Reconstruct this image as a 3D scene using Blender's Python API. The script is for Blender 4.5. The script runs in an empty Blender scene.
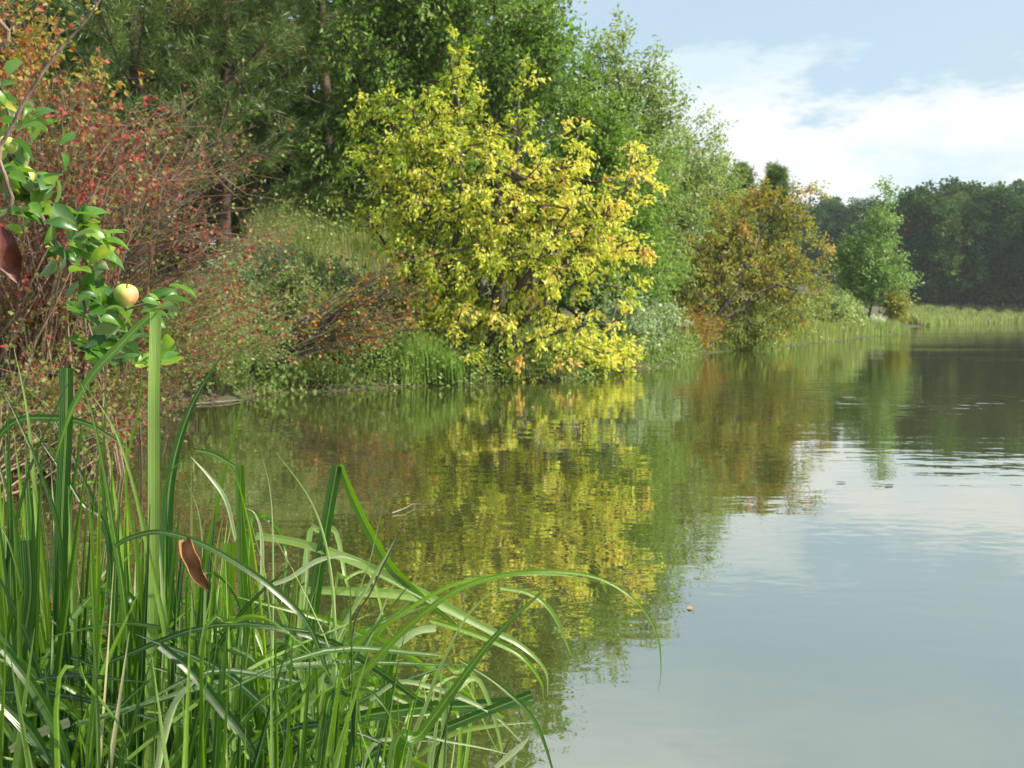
import bpy, math, random
import numpy as np
from mathutils import Vector

rad = math.radians
S = bpy.context.scene
C = S.collection
RNG = np.random.default_rng(11)

# ------------------------------------------------------------------ camera
F = 1080.0; CH = 1.3; PITCH = math.atan(67 / F)
cam = bpy.data.cameras.new("camera"); camo = bpy.data.objects.new("camera", cam); C.objects.link(camo)
camo.location = (0, 0, CH); camo.rotation_euler = (math.pi / 2 - PITCH, 0, 0)
cam.sensor_width = 36; cam.lens = 36 * F / 1024; cam.clip_start = 0.05; cam.clip_end = 3000
cam.dof.use_dof = True; cam.dof.focus_distance = 1.6; cam.dof.aperture_fstop = 17
S.camera = camo

# ------------------------------------------------------------------ light
SUN_EL, SUN_AZ = rad(45), rad(100)          # azimuth clockwise from +Y (the view) towards +X
W = bpy.data.worlds.new("World"); S.world = W; W.use_nodes = True
nt = W.node_tree; nt.nodes.clear(); L = nt.links.new
def N(t, tree=None, **kw):
    n = (tree or nt).nodes.new(t)
    for k, v in kw.items(): setattr(n, k, v)
    return n
def M(op, a, b=None, c=None, tree=None, clamp=False):
    t = tree or nt
    n = t.nodes.new('ShaderNodeMath'); n.operation = op; n.use_clamp = clamp
    for i, v in enumerate((a, b, c)):
        if v is None: continue
        if isinstance(v, (int, float)): n.inputs[i].default_value = v
        else: t.links.new(v, n.inputs[i])
    return n.outputs[0]
sky = N('ShaderNodeTexSky'); sky.sky_type = 'NISHITA'; sky.sun_disc = False
sky.sun_elevation = SUN_EL; sky.sun_rotation = SUN_AZ; sky.air_density = 1.0; sky.dust_density = 1.2; sky.ozone_density = 1.2
geo = N('ShaderNodeNewGeometry'); neg = N('ShaderNodeVectorMath', operation='SCALE'); neg.inputs['Scale'].default_value = -1
L(geo.outputs['Incoming'], neg.inputs[0])
sep = N('ShaderNodeSeparateXYZ'); L(neg.outputs[0], sep.inputs[0])
zz = sep.outputs['Z']
den = M('ADD', M('MAXIMUM', zz, 0.0), 0.10)
cx = M('DIVIDE', sep.outputs['X'], den); cy = M('DIVIDE', sep.outputs['Y'], den)
cmb = N('ShaderNodeCombineXYZ'); L(cx, cmb.inputs[0]); L(cy, cmb.inputs[1])
n1 = N('ShaderNodeTexNoise'); n1.inputs['Scale'].default_value = 0.8; n1.inputs['Detail'].default_value = 8; n1.inputs['Roughness'].default_value = 0.55
L(cmb.outputs[0], n1.inputs['Vector'])
mp = N('ShaderNodeMapping'); mp.inputs['Scale'].default_value = (5.0, 5.0, 13.0); mp.inputs['Location'].default_value = (1.3, 0.4, 2.2)
L(neg.outputs[0], mp.inputs['Vector'])
n2 = N('ShaderNodeTexNoise'); n2.inputs['Scale'].default_value = 1.3; n2.inputs['Detail'].default_value = 9; n2.inputs['Roughness'].default_value = 0.6
L(mp.outputs[0], n2.inputs['Vector'])
# bank of cumulus below about eleven degrees
edge = M('ADD', zz, M('MULTIPLY', M('SUBTRACT', n2.outputs['Fac'], 0.5), 0.26))
mr = N('ShaderNodeMapRange', interpolation_type='SMOOTHSTEP'); mr.inputs['From Min'].default_value = 0.222; mr.inputs['From Max'].default_value = 0.188
L(edge, mr.inputs['Value']); low = mr.outputs[0]
# thin grey-blue veil above
mr2 = N('ShaderNodeMapRange', interpolation_type='SMOOTHSTEP'); mr2.inputs['From Min'].default_value = 0.35; mr2.inputs['From Max'].default_value = 0.68
L(n1.outputs['Fac'], mr2.inputs['Value'])
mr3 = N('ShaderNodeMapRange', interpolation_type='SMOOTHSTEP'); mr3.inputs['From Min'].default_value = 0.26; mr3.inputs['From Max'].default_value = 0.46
L(zz, mr3.inputs['Value'])          # broken bright cloud; mirrored low down, its unseen upper part added for fill light
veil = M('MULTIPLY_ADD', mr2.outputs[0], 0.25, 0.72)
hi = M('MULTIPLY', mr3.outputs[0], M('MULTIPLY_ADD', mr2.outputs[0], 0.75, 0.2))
mixv = N('ShaderNodeMix', data_type='RGBA'); L(veil, mixv.inputs[0]); L(sky.outputs[0], mixv.inputs[6])
mixv.inputs[7].default_value = (2.9, 3.75, 4.25, 1)
cr = N('ShaderNodeValToRGB'); L(n2.outputs['Fac'], cr.inputs[0])
cr.color_ramp.elements[0].position = 0.36; cr.color_ramp.elements[0].color = (0.66, 0.80, 0.86, 1)
cr.color_ramp.elements[1].position = 0.62; cr.color_ramp.elements[1].color = (1.0, 0.985, 0.95, 1)
sc = N('ShaderNodeVectorMath', operation='SCALE'); sc.inputs['Scale'].default_value = 5.6; L(cr.outputs[0], sc.inputs[0])
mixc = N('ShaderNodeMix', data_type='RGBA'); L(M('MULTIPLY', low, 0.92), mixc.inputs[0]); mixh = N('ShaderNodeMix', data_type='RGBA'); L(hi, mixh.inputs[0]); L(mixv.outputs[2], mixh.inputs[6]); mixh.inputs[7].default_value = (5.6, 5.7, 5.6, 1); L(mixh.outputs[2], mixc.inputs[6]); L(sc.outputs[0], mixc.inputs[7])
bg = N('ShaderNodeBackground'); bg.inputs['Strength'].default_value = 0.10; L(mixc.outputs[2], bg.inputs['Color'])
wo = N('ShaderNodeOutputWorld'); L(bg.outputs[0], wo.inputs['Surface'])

sun = bpy.data.lights.new("sun", 'SUN'); sun.energy = 5.0; sun.angle = rad(0.6); sun.color = (1.0, 0.92, 0.76)
suno = bpy.data.objects.new("sun", sun); C.objects.link(suno)
d = Vector((math.sin(SUN_AZ) * math.cos(SUN_EL), math.cos(SUN_AZ) * math.cos(SUN_EL), math.sin(SUN_EL)))
suno.rotation_euler = d.to_track_quat('Z', 'Y').to_euler(); suno.location = (20, 0, 60)
S.view_settings.view_transform = 'Standard'; S.view_settings.look = 'None'
S.view_settings.exposure = 1.04; S.view_settings.gamma = 1
S.render.engine = 'CYCLES'
S.cycles.max_bounces = 6; S.cycles.diffuse_bounces = 3; S.cycles.glossy_bounces = 2; S.cycles.transmission_bounces = 4
S.cycles.volume_bounces = 0

# ------------------------------------------------------------------ helpers
def ray(px, py, Y):
    """world point seen at (px,py) when it stands Y metres ahead"""
    vx = (px - 512) / F; vy = -(py - 384) / F
    dy = math.cos(PITCH) + vy * math.sin(PITCH); dz = -math.sin(PITCH) + vy * math.cos(PITCH)
    t = Y / dy
    return np.array([vx * t, Y, CH + dz * t])

def tag(o, label=None, cat=None, group=None, kind=None):
    if label: o['label'] = label
    if cat: o['category'] = cat
    if group: o['group'] = group
    if kind: o['kind'] = kind
    return o

def empty(name, loc):
    o = bpy.data.objects.new(name, None); C.objects.link(o); o.location = tuple(loc); o.empty_display_size = 0.2
    return o

def mesh(name, V, Fa, mat, parent=None, tint=None, ptint=None, smooth=False, origin=None):
    """V (n,3); Fa (m,k) array; tint per face; ptint per vertex"""
    V = np.asarray(V, dtype=np.float32)
    if origin is None: origin = np.array(parent.location) if parent else np.zeros(3)
    V = V - np.asarray(origin, dtype=np.float32)
    Fa = np.asarray(Fa, dtype=np.int32); m, k = Fa.shape
    me = bpy.data.meshes.new(name)
    me.vertices.add(len(V)); me.vertices.foreach_set('co', V.ravel())
    me.loops.add(m * k); me.loops.foreach_set('vertex_index', Fa.ravel())
    me.polygons.add(m); me.polygons.foreach_set('loop_start', np.arange(m, dtype=np.int32) * k)
    me.polygons.foreach_set('loop_total', np.full(m, k, dtype=np.int32))
    me.update(calc_edges=True)
    if tint is not None:
        a = me.attributes.new('tint', 'FLOAT', 'FACE'); a.data.foreach_set('value', np.asarray(tint, dtype=np.float32))
    if ptint is not None:
        a = me.attributes.new('across', 'FLOAT', 'POINT'); a.data.foreach_set('value', np.asarray(ptint, dtype=np.float32))
    me.polygons.foreach_set('use_smooth', np.full(m, bool(smooth)))
    me.materials.append(mat)
    o = bpy.data.objects.new(name, me); C.objects.link(o)
    if parent: o.parent = parent
    else: o.location = tuple(origin)
    return o

def norm(a):
    return a / np.maximum(np.linalg.norm(a, axis=-1, keepdims=True), 1e-9)

class Tubes:
    def __init__(s, sides=5): s.A = []; s.B = []; s.ra = []; s.rb = []; s.k = sides
    def seg(s, a, b, ra, rb): s.A.append(a); s.B.append(b); s.ra.append(ra); s.rb.append(rb)
    def line(s, P, r0, r1):
        n = len(P) - 1
        for i in range(n):
            s.seg(P[i], P[i + 1], r0 + (r1 - r0) * i / n, r0 + (r1 - r0) * (i + 1) / n)
    def arrays(s):
        A = np.array(s.A); B = np.array(s.B); ra = np.array(s.ra)[:, None]; rb = np.array(s.rb)[:, None]
        D = norm(B - A); B = B + D * rb * 0.5
        ref = np.where(np.abs(D[:, 2:3]) > 0.9, np.array([[1.0, 0, 0]]), np.array([[0, 0, 1.0]]))
        U = norm(np.cross(D, ref)); Wv = np.cross(D, U)
        k = s.k; th = np.arange(k) * 2 * math.pi / k
        ring = np.cos(th)[None, :, None] * U[:, None] + np.sin(th)[None, :, None] * Wv[:, None]
        V = np.concatenate([A[:, None] + ring * ra[:, None], B[:, None] + ring * rb[:, None]], axis=1).reshape(-1, 3)
        base = np.arange(len(A))[:, None] * 2 * k
        i = np.arange(k); j = (i + 1) % k
        q = np.stack([i, j, j + k, i + k], axis=1)
        return V, (base[:, :, None] + q[None]).reshape(-1, 4)
    def build(s, name, mat, parent, **kw):
        V, Q = s.arrays(); return mesh(name, V, Q, mat, parent, smooth=True, **kw)

LEAF = np.array([[0, 0, 0], [0.42, 0.26, 0.08], [1, 0, -0.10], [0.42, -0.26, 0.08]])
NEEDLE = np.array([[0, 0, 0], [0.5, 0.05, 0.0], [1, 0, 0], [0.5, -0.05, 0.0]])
BROAD = np.array([[0, 0, 0], [0.45, 0.42, 0.10], [1, 0, -0.12], [0.45, -0.42, 0.10]])
def leaf_arrays(P, D, Nn, Sz, tmpl=LEAF):
    D = norm(D); B = norm(np.cross(Nn, D)); Nn = np.cross(D, B)
    Sz = np.asarray(Sz).reshape(-1, 1, 1)
    V = P[:, None] + Sz * (tmpl[None, :, 0:1] * D[:, None] + tmpl[None, :, 1:2] * B[:, None] + tmpl[None, :, 2:3] * Nn[:, None])
    n = len(P); b = np.arange(n)[:, None, None] * 4
    T = (b + np.array([[0, 1, 2], [0, 2, 3]])[None]).reshape(-1, 3)
    return V.reshape(-1, 3), T

def foliage(name, parent, mat, P, D, Nn, Sz, tint, tmpl=LEAF, origin=None):
    V, T = leaf_arrays(P, D, Nn, Sz, tmpl)
    return mesh(name, V, T, mat, parent, tint=np.repeat(np.clip(tint, 0, 1), 2), origin=origin)

# ------------------------------------------------------------------ materials
def new_mat(name):
    m = bpy.data.materials.new(name); m.use_nodes = True; m.node_tree.nodes.clear(); return m, m.node_tree
def ramp(t, fac, stops):
    r = t.nodes.new('ShaderNodeValToRGB'); e = r.color_ramp.elements
    e[0].position = stops[0][0]; e[0].color = (*stops[0][1], 1)
    e[1].position = stops[-1][0]; e[1].color = (*stops[-1][1], 1)
    for p, c in stops[1:-1]:
        x = e.new(p); x.color = (*c, 1)
    t.links.new(fac, r.inputs[0]); return r.outputs[0]

def leaf_mat(name, stops, trans=0.38, rough=0.5, spec=0.35, noise=0.0, nscale=0.6):
    m, t = new_mat(name)
    at = t.nodes.new('ShaderNodeAttribute'); at.attribute_name = 'tint'
    fac = at.outputs['Fac']
    if noise:
        g = t.nodes.new('ShaderNodeNewGeometry'); nn = t.nodes.new('ShaderNodeTexNoise'); nn.inputs['Scale'].default_value = nscale; nn.inputs['Detail'].default_value = 2
        t.links.new(g.outputs['Position'], nn.inputs['Vector'])
        fac = M('ADD', fac, M('MULTIPLY', M('SUBTRACT', nn.outputs['Fac'], 0.5, tree=t), noise, tree=t), tree=t)
    col = ramp(t, fac, stops)
    p = t.nodes.new('ShaderNodeBsdfPrincipled'); p.inputs['Roughness'].default_value = rough; p.inputs['Specular IOR Level'].default_value = spec
    t.links.new(col, p.inputs['Base Color'])
    tr = t.nodes.new('ShaderNodeBsdfTranslucent')
    hs = t.nodes.new('ShaderNodeHueSaturation'); hs.inputs['Saturation'].default_value = 1.08; hs.inputs['Value'].default_value = 1.5
    t.links.new(col, hs.inputs['Color']); t.links.new(hs.outputs[0], tr.inputs['Color'])
    mx = t.nodes.new('ShaderNodeMixShader'); mx.inputs[0].default_value = trans
    t.links.new(p.outputs[0], mx.inputs[1]); t.links.new(tr.outputs[0], mx.inputs[2])
    o = t.nodes.new('ShaderNodeOutputMaterial'); t.links.new(mx.outputs[0], o.inputs[0])
    return m

def bark_mat(name, c1, c2, scale=9):
    m, t = new_mat(name)
    g = t.nodes.new('ShaderNodeNewGeometry')
    mp = t.nodes.new('ShaderNodeMapping'); mp.inputs['Scale'].default_value = (1, 1, 0.3); t.links.new(g.outputs['Position'], mp.inputs[0])
    nn = t.nodes.new('ShaderNodeTexNoise'); nn.inputs['Scale'].default_value = scale; nn.inputs['Detail'].default_value = 5; t.links.new(mp.outputs[0], nn.inputs['Vector'])
    col = ramp(t, nn.outputs['Fac'], [(0.3, c1), (0.7, c2)])
    p = t.nodes.new('ShaderNodeBsdfPrincipled'); p.inputs['Roughness'].default_value = 0.85; t.links.new(col, p.inputs['Base Color'])
    b = t.nodes.new('ShaderNodeBump'); b.inputs['Strength'].default_value = 0.5; b.inputs['Distance'].default_value = 0.02
    t.links.new(nn.outputs['Fac'], b.inputs['Height']); t.links.new(b.outputs[0], p.inputs['Normal'])
    o = t.nodes.new('ShaderNodeOutputMaterial'); t.links.new(p.outputs[0], o.inputs[0])
    return m

M_yellow = leaf_mat('yellow_maple_leaf', [(0, (0.10, 0.20, 0.02)), (0.35, (0.25, 0.34, 0.03)), (0.65, (0.54, 0.56, 0.08)), (0.93, (0.70, 0.62, 0.16)), (1, (0.58, 0.36, 0.10))], trans=0.42)
M_green = leaf_mat('green_leaf', [(0, (0.055, 0.115, 0.018)), (0.5, (0.12, 0.215, 0.035)), (1, (0.21, 0.31, 0.06))], noise=0.5)
M_green2 = leaf_mat('soft_green_leaf', [(0, (0.07, 0.125, 0.03)), (0.5, (0.165, 0.235, 0.06)), (1, (0.33, 0.38, 0.12))], noise=0.4)
M_birch = leaf_mat('pale_green_leaf', [(0, (0.07, 0.14, 0.03)), (0.5, (0.15, 0.25, 0.06)), (1, (0.34, 0.42, 0.18))], noise=0.3)
M_pine = leaf_mat('pine_needle', [(0, (0.04, 0.075, 0.02)), (0.6, (0.11, 0.175, 0.045)), (0.97, (0.20, 0.27, 0.08)), (1, (0.32, 0.17, 0.08))], trans=0.2, noise=0.35, nscale=0.8)
M_orange = leaf_mat('olive_orange_leaf', [(0, (0.11, 0.16, 0.025)), (0.45, (0.25, 0.25, 0.04)), (0.78, (0.40, 0.26, 0.06)), (1, (0.42, 0.17, 0.07))], noise=0.7, nscale=0.45)
M_red = leaf_mat('red_shrub_leaf', [(0, (0.06, 0.12, 0.02)), (0.32, (0.20, 0.21, 0.05)), (0.54, (0.15, 0.05, 0.03)), (0.82, (0.27, 0.035, 0.035)), (1, (0.48, 0.12, 0.10))], noise=1.5, nscale=1.3)
M_rust = leaf_mat('rust_leaf', [(0, (0.10, 0.15, 0.02)), (0.4, (0.25, 0.17, 0.03)), (0.75, (0.42, 0.11, 0.03)), (1, (0.5, 0.07, 0.03))], noise=0.4)
M_goldshrub = leaf_mat('gold_shrub_leaf', [(0, (0.12, 0.18, 0.03)), (0.5, (0.28, 0.28, 0.045)), (0.78, (0.30, 0.12, 0.04)), (1, (0.28, 0.05, 0.035))], noise=0.7, nscale=1.2)
M_herb = leaf_mat('herb_leaf', [(0, (0.06, 0.12, 0.02)), (0.5, (0.17, 0.24, 0.06)), (1, (0.36, 0.40, 0.18))], noise=0.5, nscale=1.0)
M_silver = leaf_mat('silver_leaf', [(0, (0.10, 0.18, 0.06)), (0.5, (0.24, 0.33, 0.14)), (1, (0.5, 0.55, 0.42))], noise=0.3)
M_far = leaf_mat('far_wood_leaf', [(0, (0.016, 0.048, 0.016)), (0.5, (0.042, 0.095, 0.024)), (1, (0.13, 0.18, 0.035))], trans=0.2, spec=0.08, rough=0.8, noise=0.7, nscale=0.05)
M_reed = leaf_mat('reed_blade', [(0, (0.07, 0.14, 0.03)), (0.5, (0.18, 0.24, 0.06)), (1, (0.38, 0.34, 0.15))], noise=0.5, nscale=0.15)
M_drygrass = leaf_mat('dry_grass_blade', [(0, (0.10, 0.18, 0.03)), (0.5, (0.24, 0.29, 0.09)), (1, (0.50, 0.44, 0.24))], noise=1.3, nscale=1.1)
M_apple_leaf = leaf_mat('apple_leaf', [(0, (0.02, 0.07, 0.012)), (0.5, (0.06, 0.17, 0.018)), (0.9, (0.20, 0.31, 0.03)), (1, (0.40, 0.36, 0.05))], trans=0.38, rough=0.38, spec=0.55, noise=0.5, nscale=45)
t = M_apple_leaf.node_tree                      # undersides of apple leaves are pale and downy
pb = next(n for n in t.nodes if n.type == 'BSDF_PRINCIPLED'); gg = t.nodes.new('ShaderNodeNewGeometry'); mm = t.nodes.new('ShaderNodeMix'); mm.data_type = 'RGBA'
t.links.new(pb.inputs['Base Color'].links[0].from_socket, mm.inputs[6]); mm.inputs[7].default_value = (0.34, 0.40, 0.26, 1)
t.links.new(M('MULTIPLY', gg.outputs['Backfacing'], 0.75, tree=t), mm.inputs[0]); t.links.new(mm.outputs[2], pb.inputs['Base Color'])
M_litter = leaf_mat('leaf_litter', [(0, (0.10, 0.06, 0.03)), (0.5, (0.22, 0.12, 0.06)), (1, (0.42, 0.26, 0.12))], trans=0.1)
B_dark = bark_mat('dark_bark', (0.035, 0.028, 0.022), (0.09, 0.07, 0.055))
B_pine = bark_mat('pine_bark', (0.035, 0.024, 0.018), (0.09, 0.055, 0.038), 5)
B_twig = bark_mat('twig_bark', (0.05, 0.032, 0.022), (0.21, 0.15, 0.10), 2)
B_grey = bark_mat('grey_bark', (0.10, 0.09, 0.075), (0.24, 0.21, 0.17), 6)

# ------------------------------------------------------------------ terrain
SHORE = [(60, -60), (12, -8), (4, -1.2), (1.5, 0.3), (-0.1, 1.0), (-0.9, 1.9), (-1.7, 3), (-2.5, 5), (-3.65, 7.7), (-4.1, 10.6), (-4.9, 14.5), (-4.8, 16.4), (-3.7, 18.7),
         (-2.7, 19.4), (-1.75, 20.4), (-0.9, 20.6), (-0.2, 21.3), (0.9, 22.0), (1.6, 23.2), (2.4, 25.6), (3.6, 28.0), (5.2, 33), (6.9, 39), (9.5, 43), (12, 48), (15, 53), (18.5, 61), (23, 70),
         (28.5, 80), (31, 84), (32.5, 90), (30, 105), (40, 130), (58, 150), (70, 180), (95, 222), (112, 238), (135, 243), (180, 240), (300, 225), (700, 190)]
LAND = np.array(SHORE + [(700, 720), (-700, 720), (-700, -60)], dtype=float)
SH = np.array(SHORE, dtype=float)
def sdist(x, y):
    x = np.asarray(x, dtype=float); y = np.asarray(y, dtype=float)
    best = np.full(x.shape, 1e18)
    for (a, b) in zip(SH[:-1], SH[1:]):
        ab = b - a; t = np.clip(((x - a[0]) * ab[0] + (y - a[1]) * ab[1]) / (ab @ ab), 0, 1)
        best = np.minimum(best, (x - a[0] - t * ab[0]) ** 2 + (y - a[1] - t * ab[1]) ** 2)
    ins = np.zeros(x.shape, bool); n = len(LAND)
    for i in range(n):
        x0, y0 = LAND[i]; x1, y1 = LAND[(i + 1) % n]
        c = ((y0 > y) != (y1 > y)) & (x < (x1 - x0) * (y - y0) / ((y1 - y0) if y1 != y0 else 1e-9) + x0)
        ins ^= c
    return np.where(ins, 1, -1) * np.sqrt(best)
def ghv(x, y):
    x = np.asarray(x, float); y = np.asarray(y, float)
    w = 0.12 * np.sin(x * 2.1 + 1.3 * np.sin(y * 1.7)) + 0.10 * np.sin(y * 2.9 + x)
    d = sdist(x, y) + w * np.clip(y / 10, 0.1, 1)
    land = 0.16 * (1 - np.exp(-np.maximum(d, 0) / 0.35)) + np.clip(0.20 * np.maximum(d - 0.4, 0), 0, 2.6)
    far = np.clip((y - 120) / 80, 0, 1)
    land = land * (1 - 0.5 * np.clip((y - 60) / 60, 0, 1)) + far * np.clip(0.12 * np.maximum(d - 10, 0), 0, 14)
    land = land + 1.9 * np.exp(-((x + 4.6) / 3.0) ** 2 - ((y - 27.5) / 4.0) ** 2) * np.clip(d / 3, 0, 1)
    land += 0.04 * np.sin(x * 3.3) * np.sin(y * 2.7) * np.clip(d, 0, 1)
    return np.where(d > 0, land, np.maximum(-0.8, 0.35 * d))
def gh(x, y): return float(ghv(np.array([x]), np.array([y]))[0])

def axis(lo, hi, n, near, p=2.6):
    u = np.linspace(-1, 1, n); s = np.sign(u) * np.abs(u) ** p
    return np.where(s < 0, near + s * (near - lo), near + s * (hi - near))
gx = axis(-690, 690, 260, 0.0); gy = axis(-60, 700, 300, 6.0)
GX, GY = np.meshgrid(gx, gy); GZ = ghv(GX, GY)
V = np.stack([GX.ravel(), GY.ravel(), GZ.ravel()], 1)
nx, ny = len(gx), len(gy)
idx = (np.arange(ny - 1)[:, None] * nx + np.arange(nx - 1)[None]).ravel()
Q = np.stack([idx, idx + 1, idx + nx + 1, idx + nx], 1)
m, t = new_mat('bank_earth')
g = t.nodes.new('ShaderNodeNewGeometry')
na = t.nodes.new('ShaderNodeTexNoise'); na.inputs['Scale'].default_value = 1.3; na.inputs['Detail'].default_value = 8; na.inputs['Roughness'].default_value = 0.7
nb = t.nodes.new('ShaderNodeTexNoise'); nb.inputs['Scale'].default_value = 30; nb.inputs['Detail'].default_value = 4
t.links.new(g.outputs['Position'], na.inputs['Vector']); t.links.new(g.outputs['Position'], nb.inputs['Vector'])
col = ramp(t, M('ADD', M('MULTIPLY', na.outputs['Fac'], 0.7, tree=t), M('MULTIPLY', nb.outputs['Fac'], 0.3, tree=t), tree=t),
           [(0.35, (0.03, 0.022, 0.014)), (0.48, (0.065, 0.05, 0.03)), (0.56, (0.045, 0.065, 0.016)), (0.7, (0.08, 0.11, 0.03))])
p = t.nodes.new('ShaderNodeBsdfPrincipled'); p.inputs['Roughness'].default_value = 0.95; t.links.new(col, p.inputs['Base Color'])
b = t.nodes.new('ShaderNodeBump'); b.inputs['Distance'].default_value = 0.03; t.links.new(nb.outputs['Fac'], b.inputs['Height']); t.links.new(b.outputs[0], p.inputs['Normal'])
o = t.nodes.new('ShaderNodeOutputMaterial'); t.links.new(p.outputs[0], o.inputs[0])
tag(mesh('ground', V, Q, m, smooth=True), kind='structure')

# ------------------------------------------------------------------ water
m, t = new_mat('lake_water')
g = t.nodes.new('ShaderNodeNewGeometry')
def wnoise(scale, sx, sy, det=2, rot=0.0, rough=0.5):
    mp = t.nodes.new('ShaderNodeMapping'); mp.inputs['Scale'].default_value = (sx, sy, 1); mp.inputs['Rotation'].default_value = (0, 0, rot)
    t.links.new(g.outputs['Position'], mp.inputs[0])
    n = t.nodes.new('ShaderNodeTexNoise'); n.inputs['Scale'].default_value = scale; n.inputs['Detail'].default_value = det; n.inputs['Roughness'].default_value = rough
    t.links.new(mp.outputs[0], n.inputs['Vector']); return n.outputs['Fac']
a1 = wnoise(2.2, 0.55, 1.0, 2, 0.12)          # gentle ripples about half a metre long
a2 = wnoise(9.0, 0.8, 1.0, 1, -0.3)           # fine shimmer
a3 = wnoise(0.35, 0.35, 1.0, 1, 0.05)         # long swell
patch = wnoise(0.09, 0.35, 1.0, 2, 0.1)
pm = t.nodes.new('ShaderNodeMapRange'); pm.inputs['From Min'].default_value = 0.50; pm.inputs['From Max'].default_value = 0.62; pm.interpolation_type = 'SMOOTHSTEP'
t.links.new(patch, pm.inputs['Value'])
amp = M('MULTIPLY_ADD', pm.outputs[0], 2.0, 0.5, tree=t)
h = M('ADD', M('MULTIPLY', M('MULTIPLY', a1, 0.0062, tree=t), amp, tree=t), M('ADD', M('MULTIPLY', a2, 0.0007, tree=t), M('MULTIPLY', a3, 0.014, tree=t), tree=t), tree=t)
bp = t.nodes.new('ShaderNodeBump'); bp.inputs['Strength'].default_value = 1.0; bp.inputs['Distance'].default_value = 1.0; t.links.new(h, bp.inputs['Height'])
gl = t.nodes.new('ShaderNodeBsdfGlossy'); gl.inputs['Roughness'].default_value = 0.015; gl.inputs['Color'].default_value = (0.93, 0.95, 0.92, 1)
t.links.new(bp.outputs[0], gl.inputs['Normal'])
df = t.nodes.new('ShaderNodeBsdfDiffuse'); df.inputs['Color'].default_value = (0.050, 0.055, 0.016, 1)
fr = t.nodes.new('ShaderNodeLayerWeight'); fr.inputs['Blend'].default_value = 0.5; t.links.new(bp.outputs[0], fr.inputs['Normal'])
fac = M('MULTIPLY_ADD', M('POWER', fr.outputs['Facing'], 4.0, tree=t), 0.54, 0.40, tree=t)
mx = t.nodes.new('ShaderNodeMixShader'); t.links.new(fac, mx.inputs[0]); t.links.new(df.outputs[0], mx.inputs[1]); t.links.new(gl.outputs[0], mx.inputs[2])
o = t.nodes.new('ShaderNodeOutputMaterial'); t.links.new(mx.outputs[0], o.inputs[0])
tag(mesh('water', [(-690, -59, 0), (690, -59, 0), (690, 690, 0), (-690, 690, 0)], [(0, 1, 2, 3)], m), kind='structure')

# ------------------------------------------------------------------ growing things
def sample_lobes(lobes, n, shell=0.5):
    """lobes: list of (centre(3), radii(3))"""
    vol = np.array([l[1][0] * l[1][2] * max(l[1][1], .3) ** .5 for l in lobes]); w = vol / vol.sum()
    k = RNG.choice(len(lobes), n, p=w)
    dv = norm(RNG.normal(size=(n, 3))); r = RNG.random(n)[:, None] ** shell
    c = np.array([l[0] for l in lobes])[k]; R = np.array([l[1] for l in lobes])[k]
    return c + dv * r * R

def pl(px, py, Y, rpx, rpy, rd=None):
    """lobe given where it is seen: centre pixel, distance, half sizes"""
    c = ray(px, py, Y); s = Y / F
    return (c, np.array([rpx * s, (rd if rd is not None else rpx * s * 0.9), rpy * s]))

def skeleton(clusters, trunk, tub, r_tip=0.012, power=2.3, up=0.8):
    """greedy branching from the trunk nodes to the clusters"""
    nodes = [np.array(q, float) for q in trunk]; par = [i - 1 for i in range(len(nodes))]
    tt = np.array(nodes)
    dmin = np.min(np.linalg.norm(clusters[:, None] - tt[None], axis=2), axis=1)
    order = np.argsort(dmin); own = {}
    for ci in order:
        p = clusters[ci]; A = np.array(nodes)
        dd = p - A; dist = np.linalg.norm(dd, axis=1)
        cost = dist + up * np.maximum(0, -dd[:, 2] + 0.15 * dist) + 0.35 * np.arange(len(A)) / len(A)
        cost[0] += 1.0
        j = int(np.argmin(cost)); q = A[j]
        if dist[j] > 0.9:
            midp = q * 0.5 + p * 0.5 + RNG.normal(size=3) * 0.09 * dist[j] + np.array([0, 0, 0.07 * dist[j]])
            nodes.append(midp); par.append(j); j = len(nodes) - 1
        nodes.append(p); par.append(j); own[ci] = len(nodes) - 1
    n = len(nodes); wgt = np.zeros(n)
    for k in own.values(): wgt[k] += r_tip ** power
    for i in range(n - 1, 0, -1):
        if par[i] >= 0:
            wgt[par[i]] += max(wgt[i], 0)
    r = np.maximum(wgt, r_tip ** power) ** (1 / power)
    for i in range(1, n):
        a = nodes[par[i]]; bb = nodes[i]; ra = min(r[par[i]], r[i] * 1.6); tub.seg(a, bb, ra, r[i])
    return nodes, par, own, r

def curve_trunk(base, top, n=7, wob=0.03, bend=(0, 0)):
    base = np.array(base); top = np.array(top); Lh = np.linalg.norm(top - base); P = []
    for i in range(n + 1):
        u = i / n; q = base * (1 - u) + top * u
        q = q + np.array([bend[0], bend[1], 0]) * math.sin(math.pi * u) * Lh
        if 0 < i: q = q + RNG.normal(size=3) * wob * Lh * np.array([1, 1, 0.2])
        P.append(q)
    return P

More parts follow.
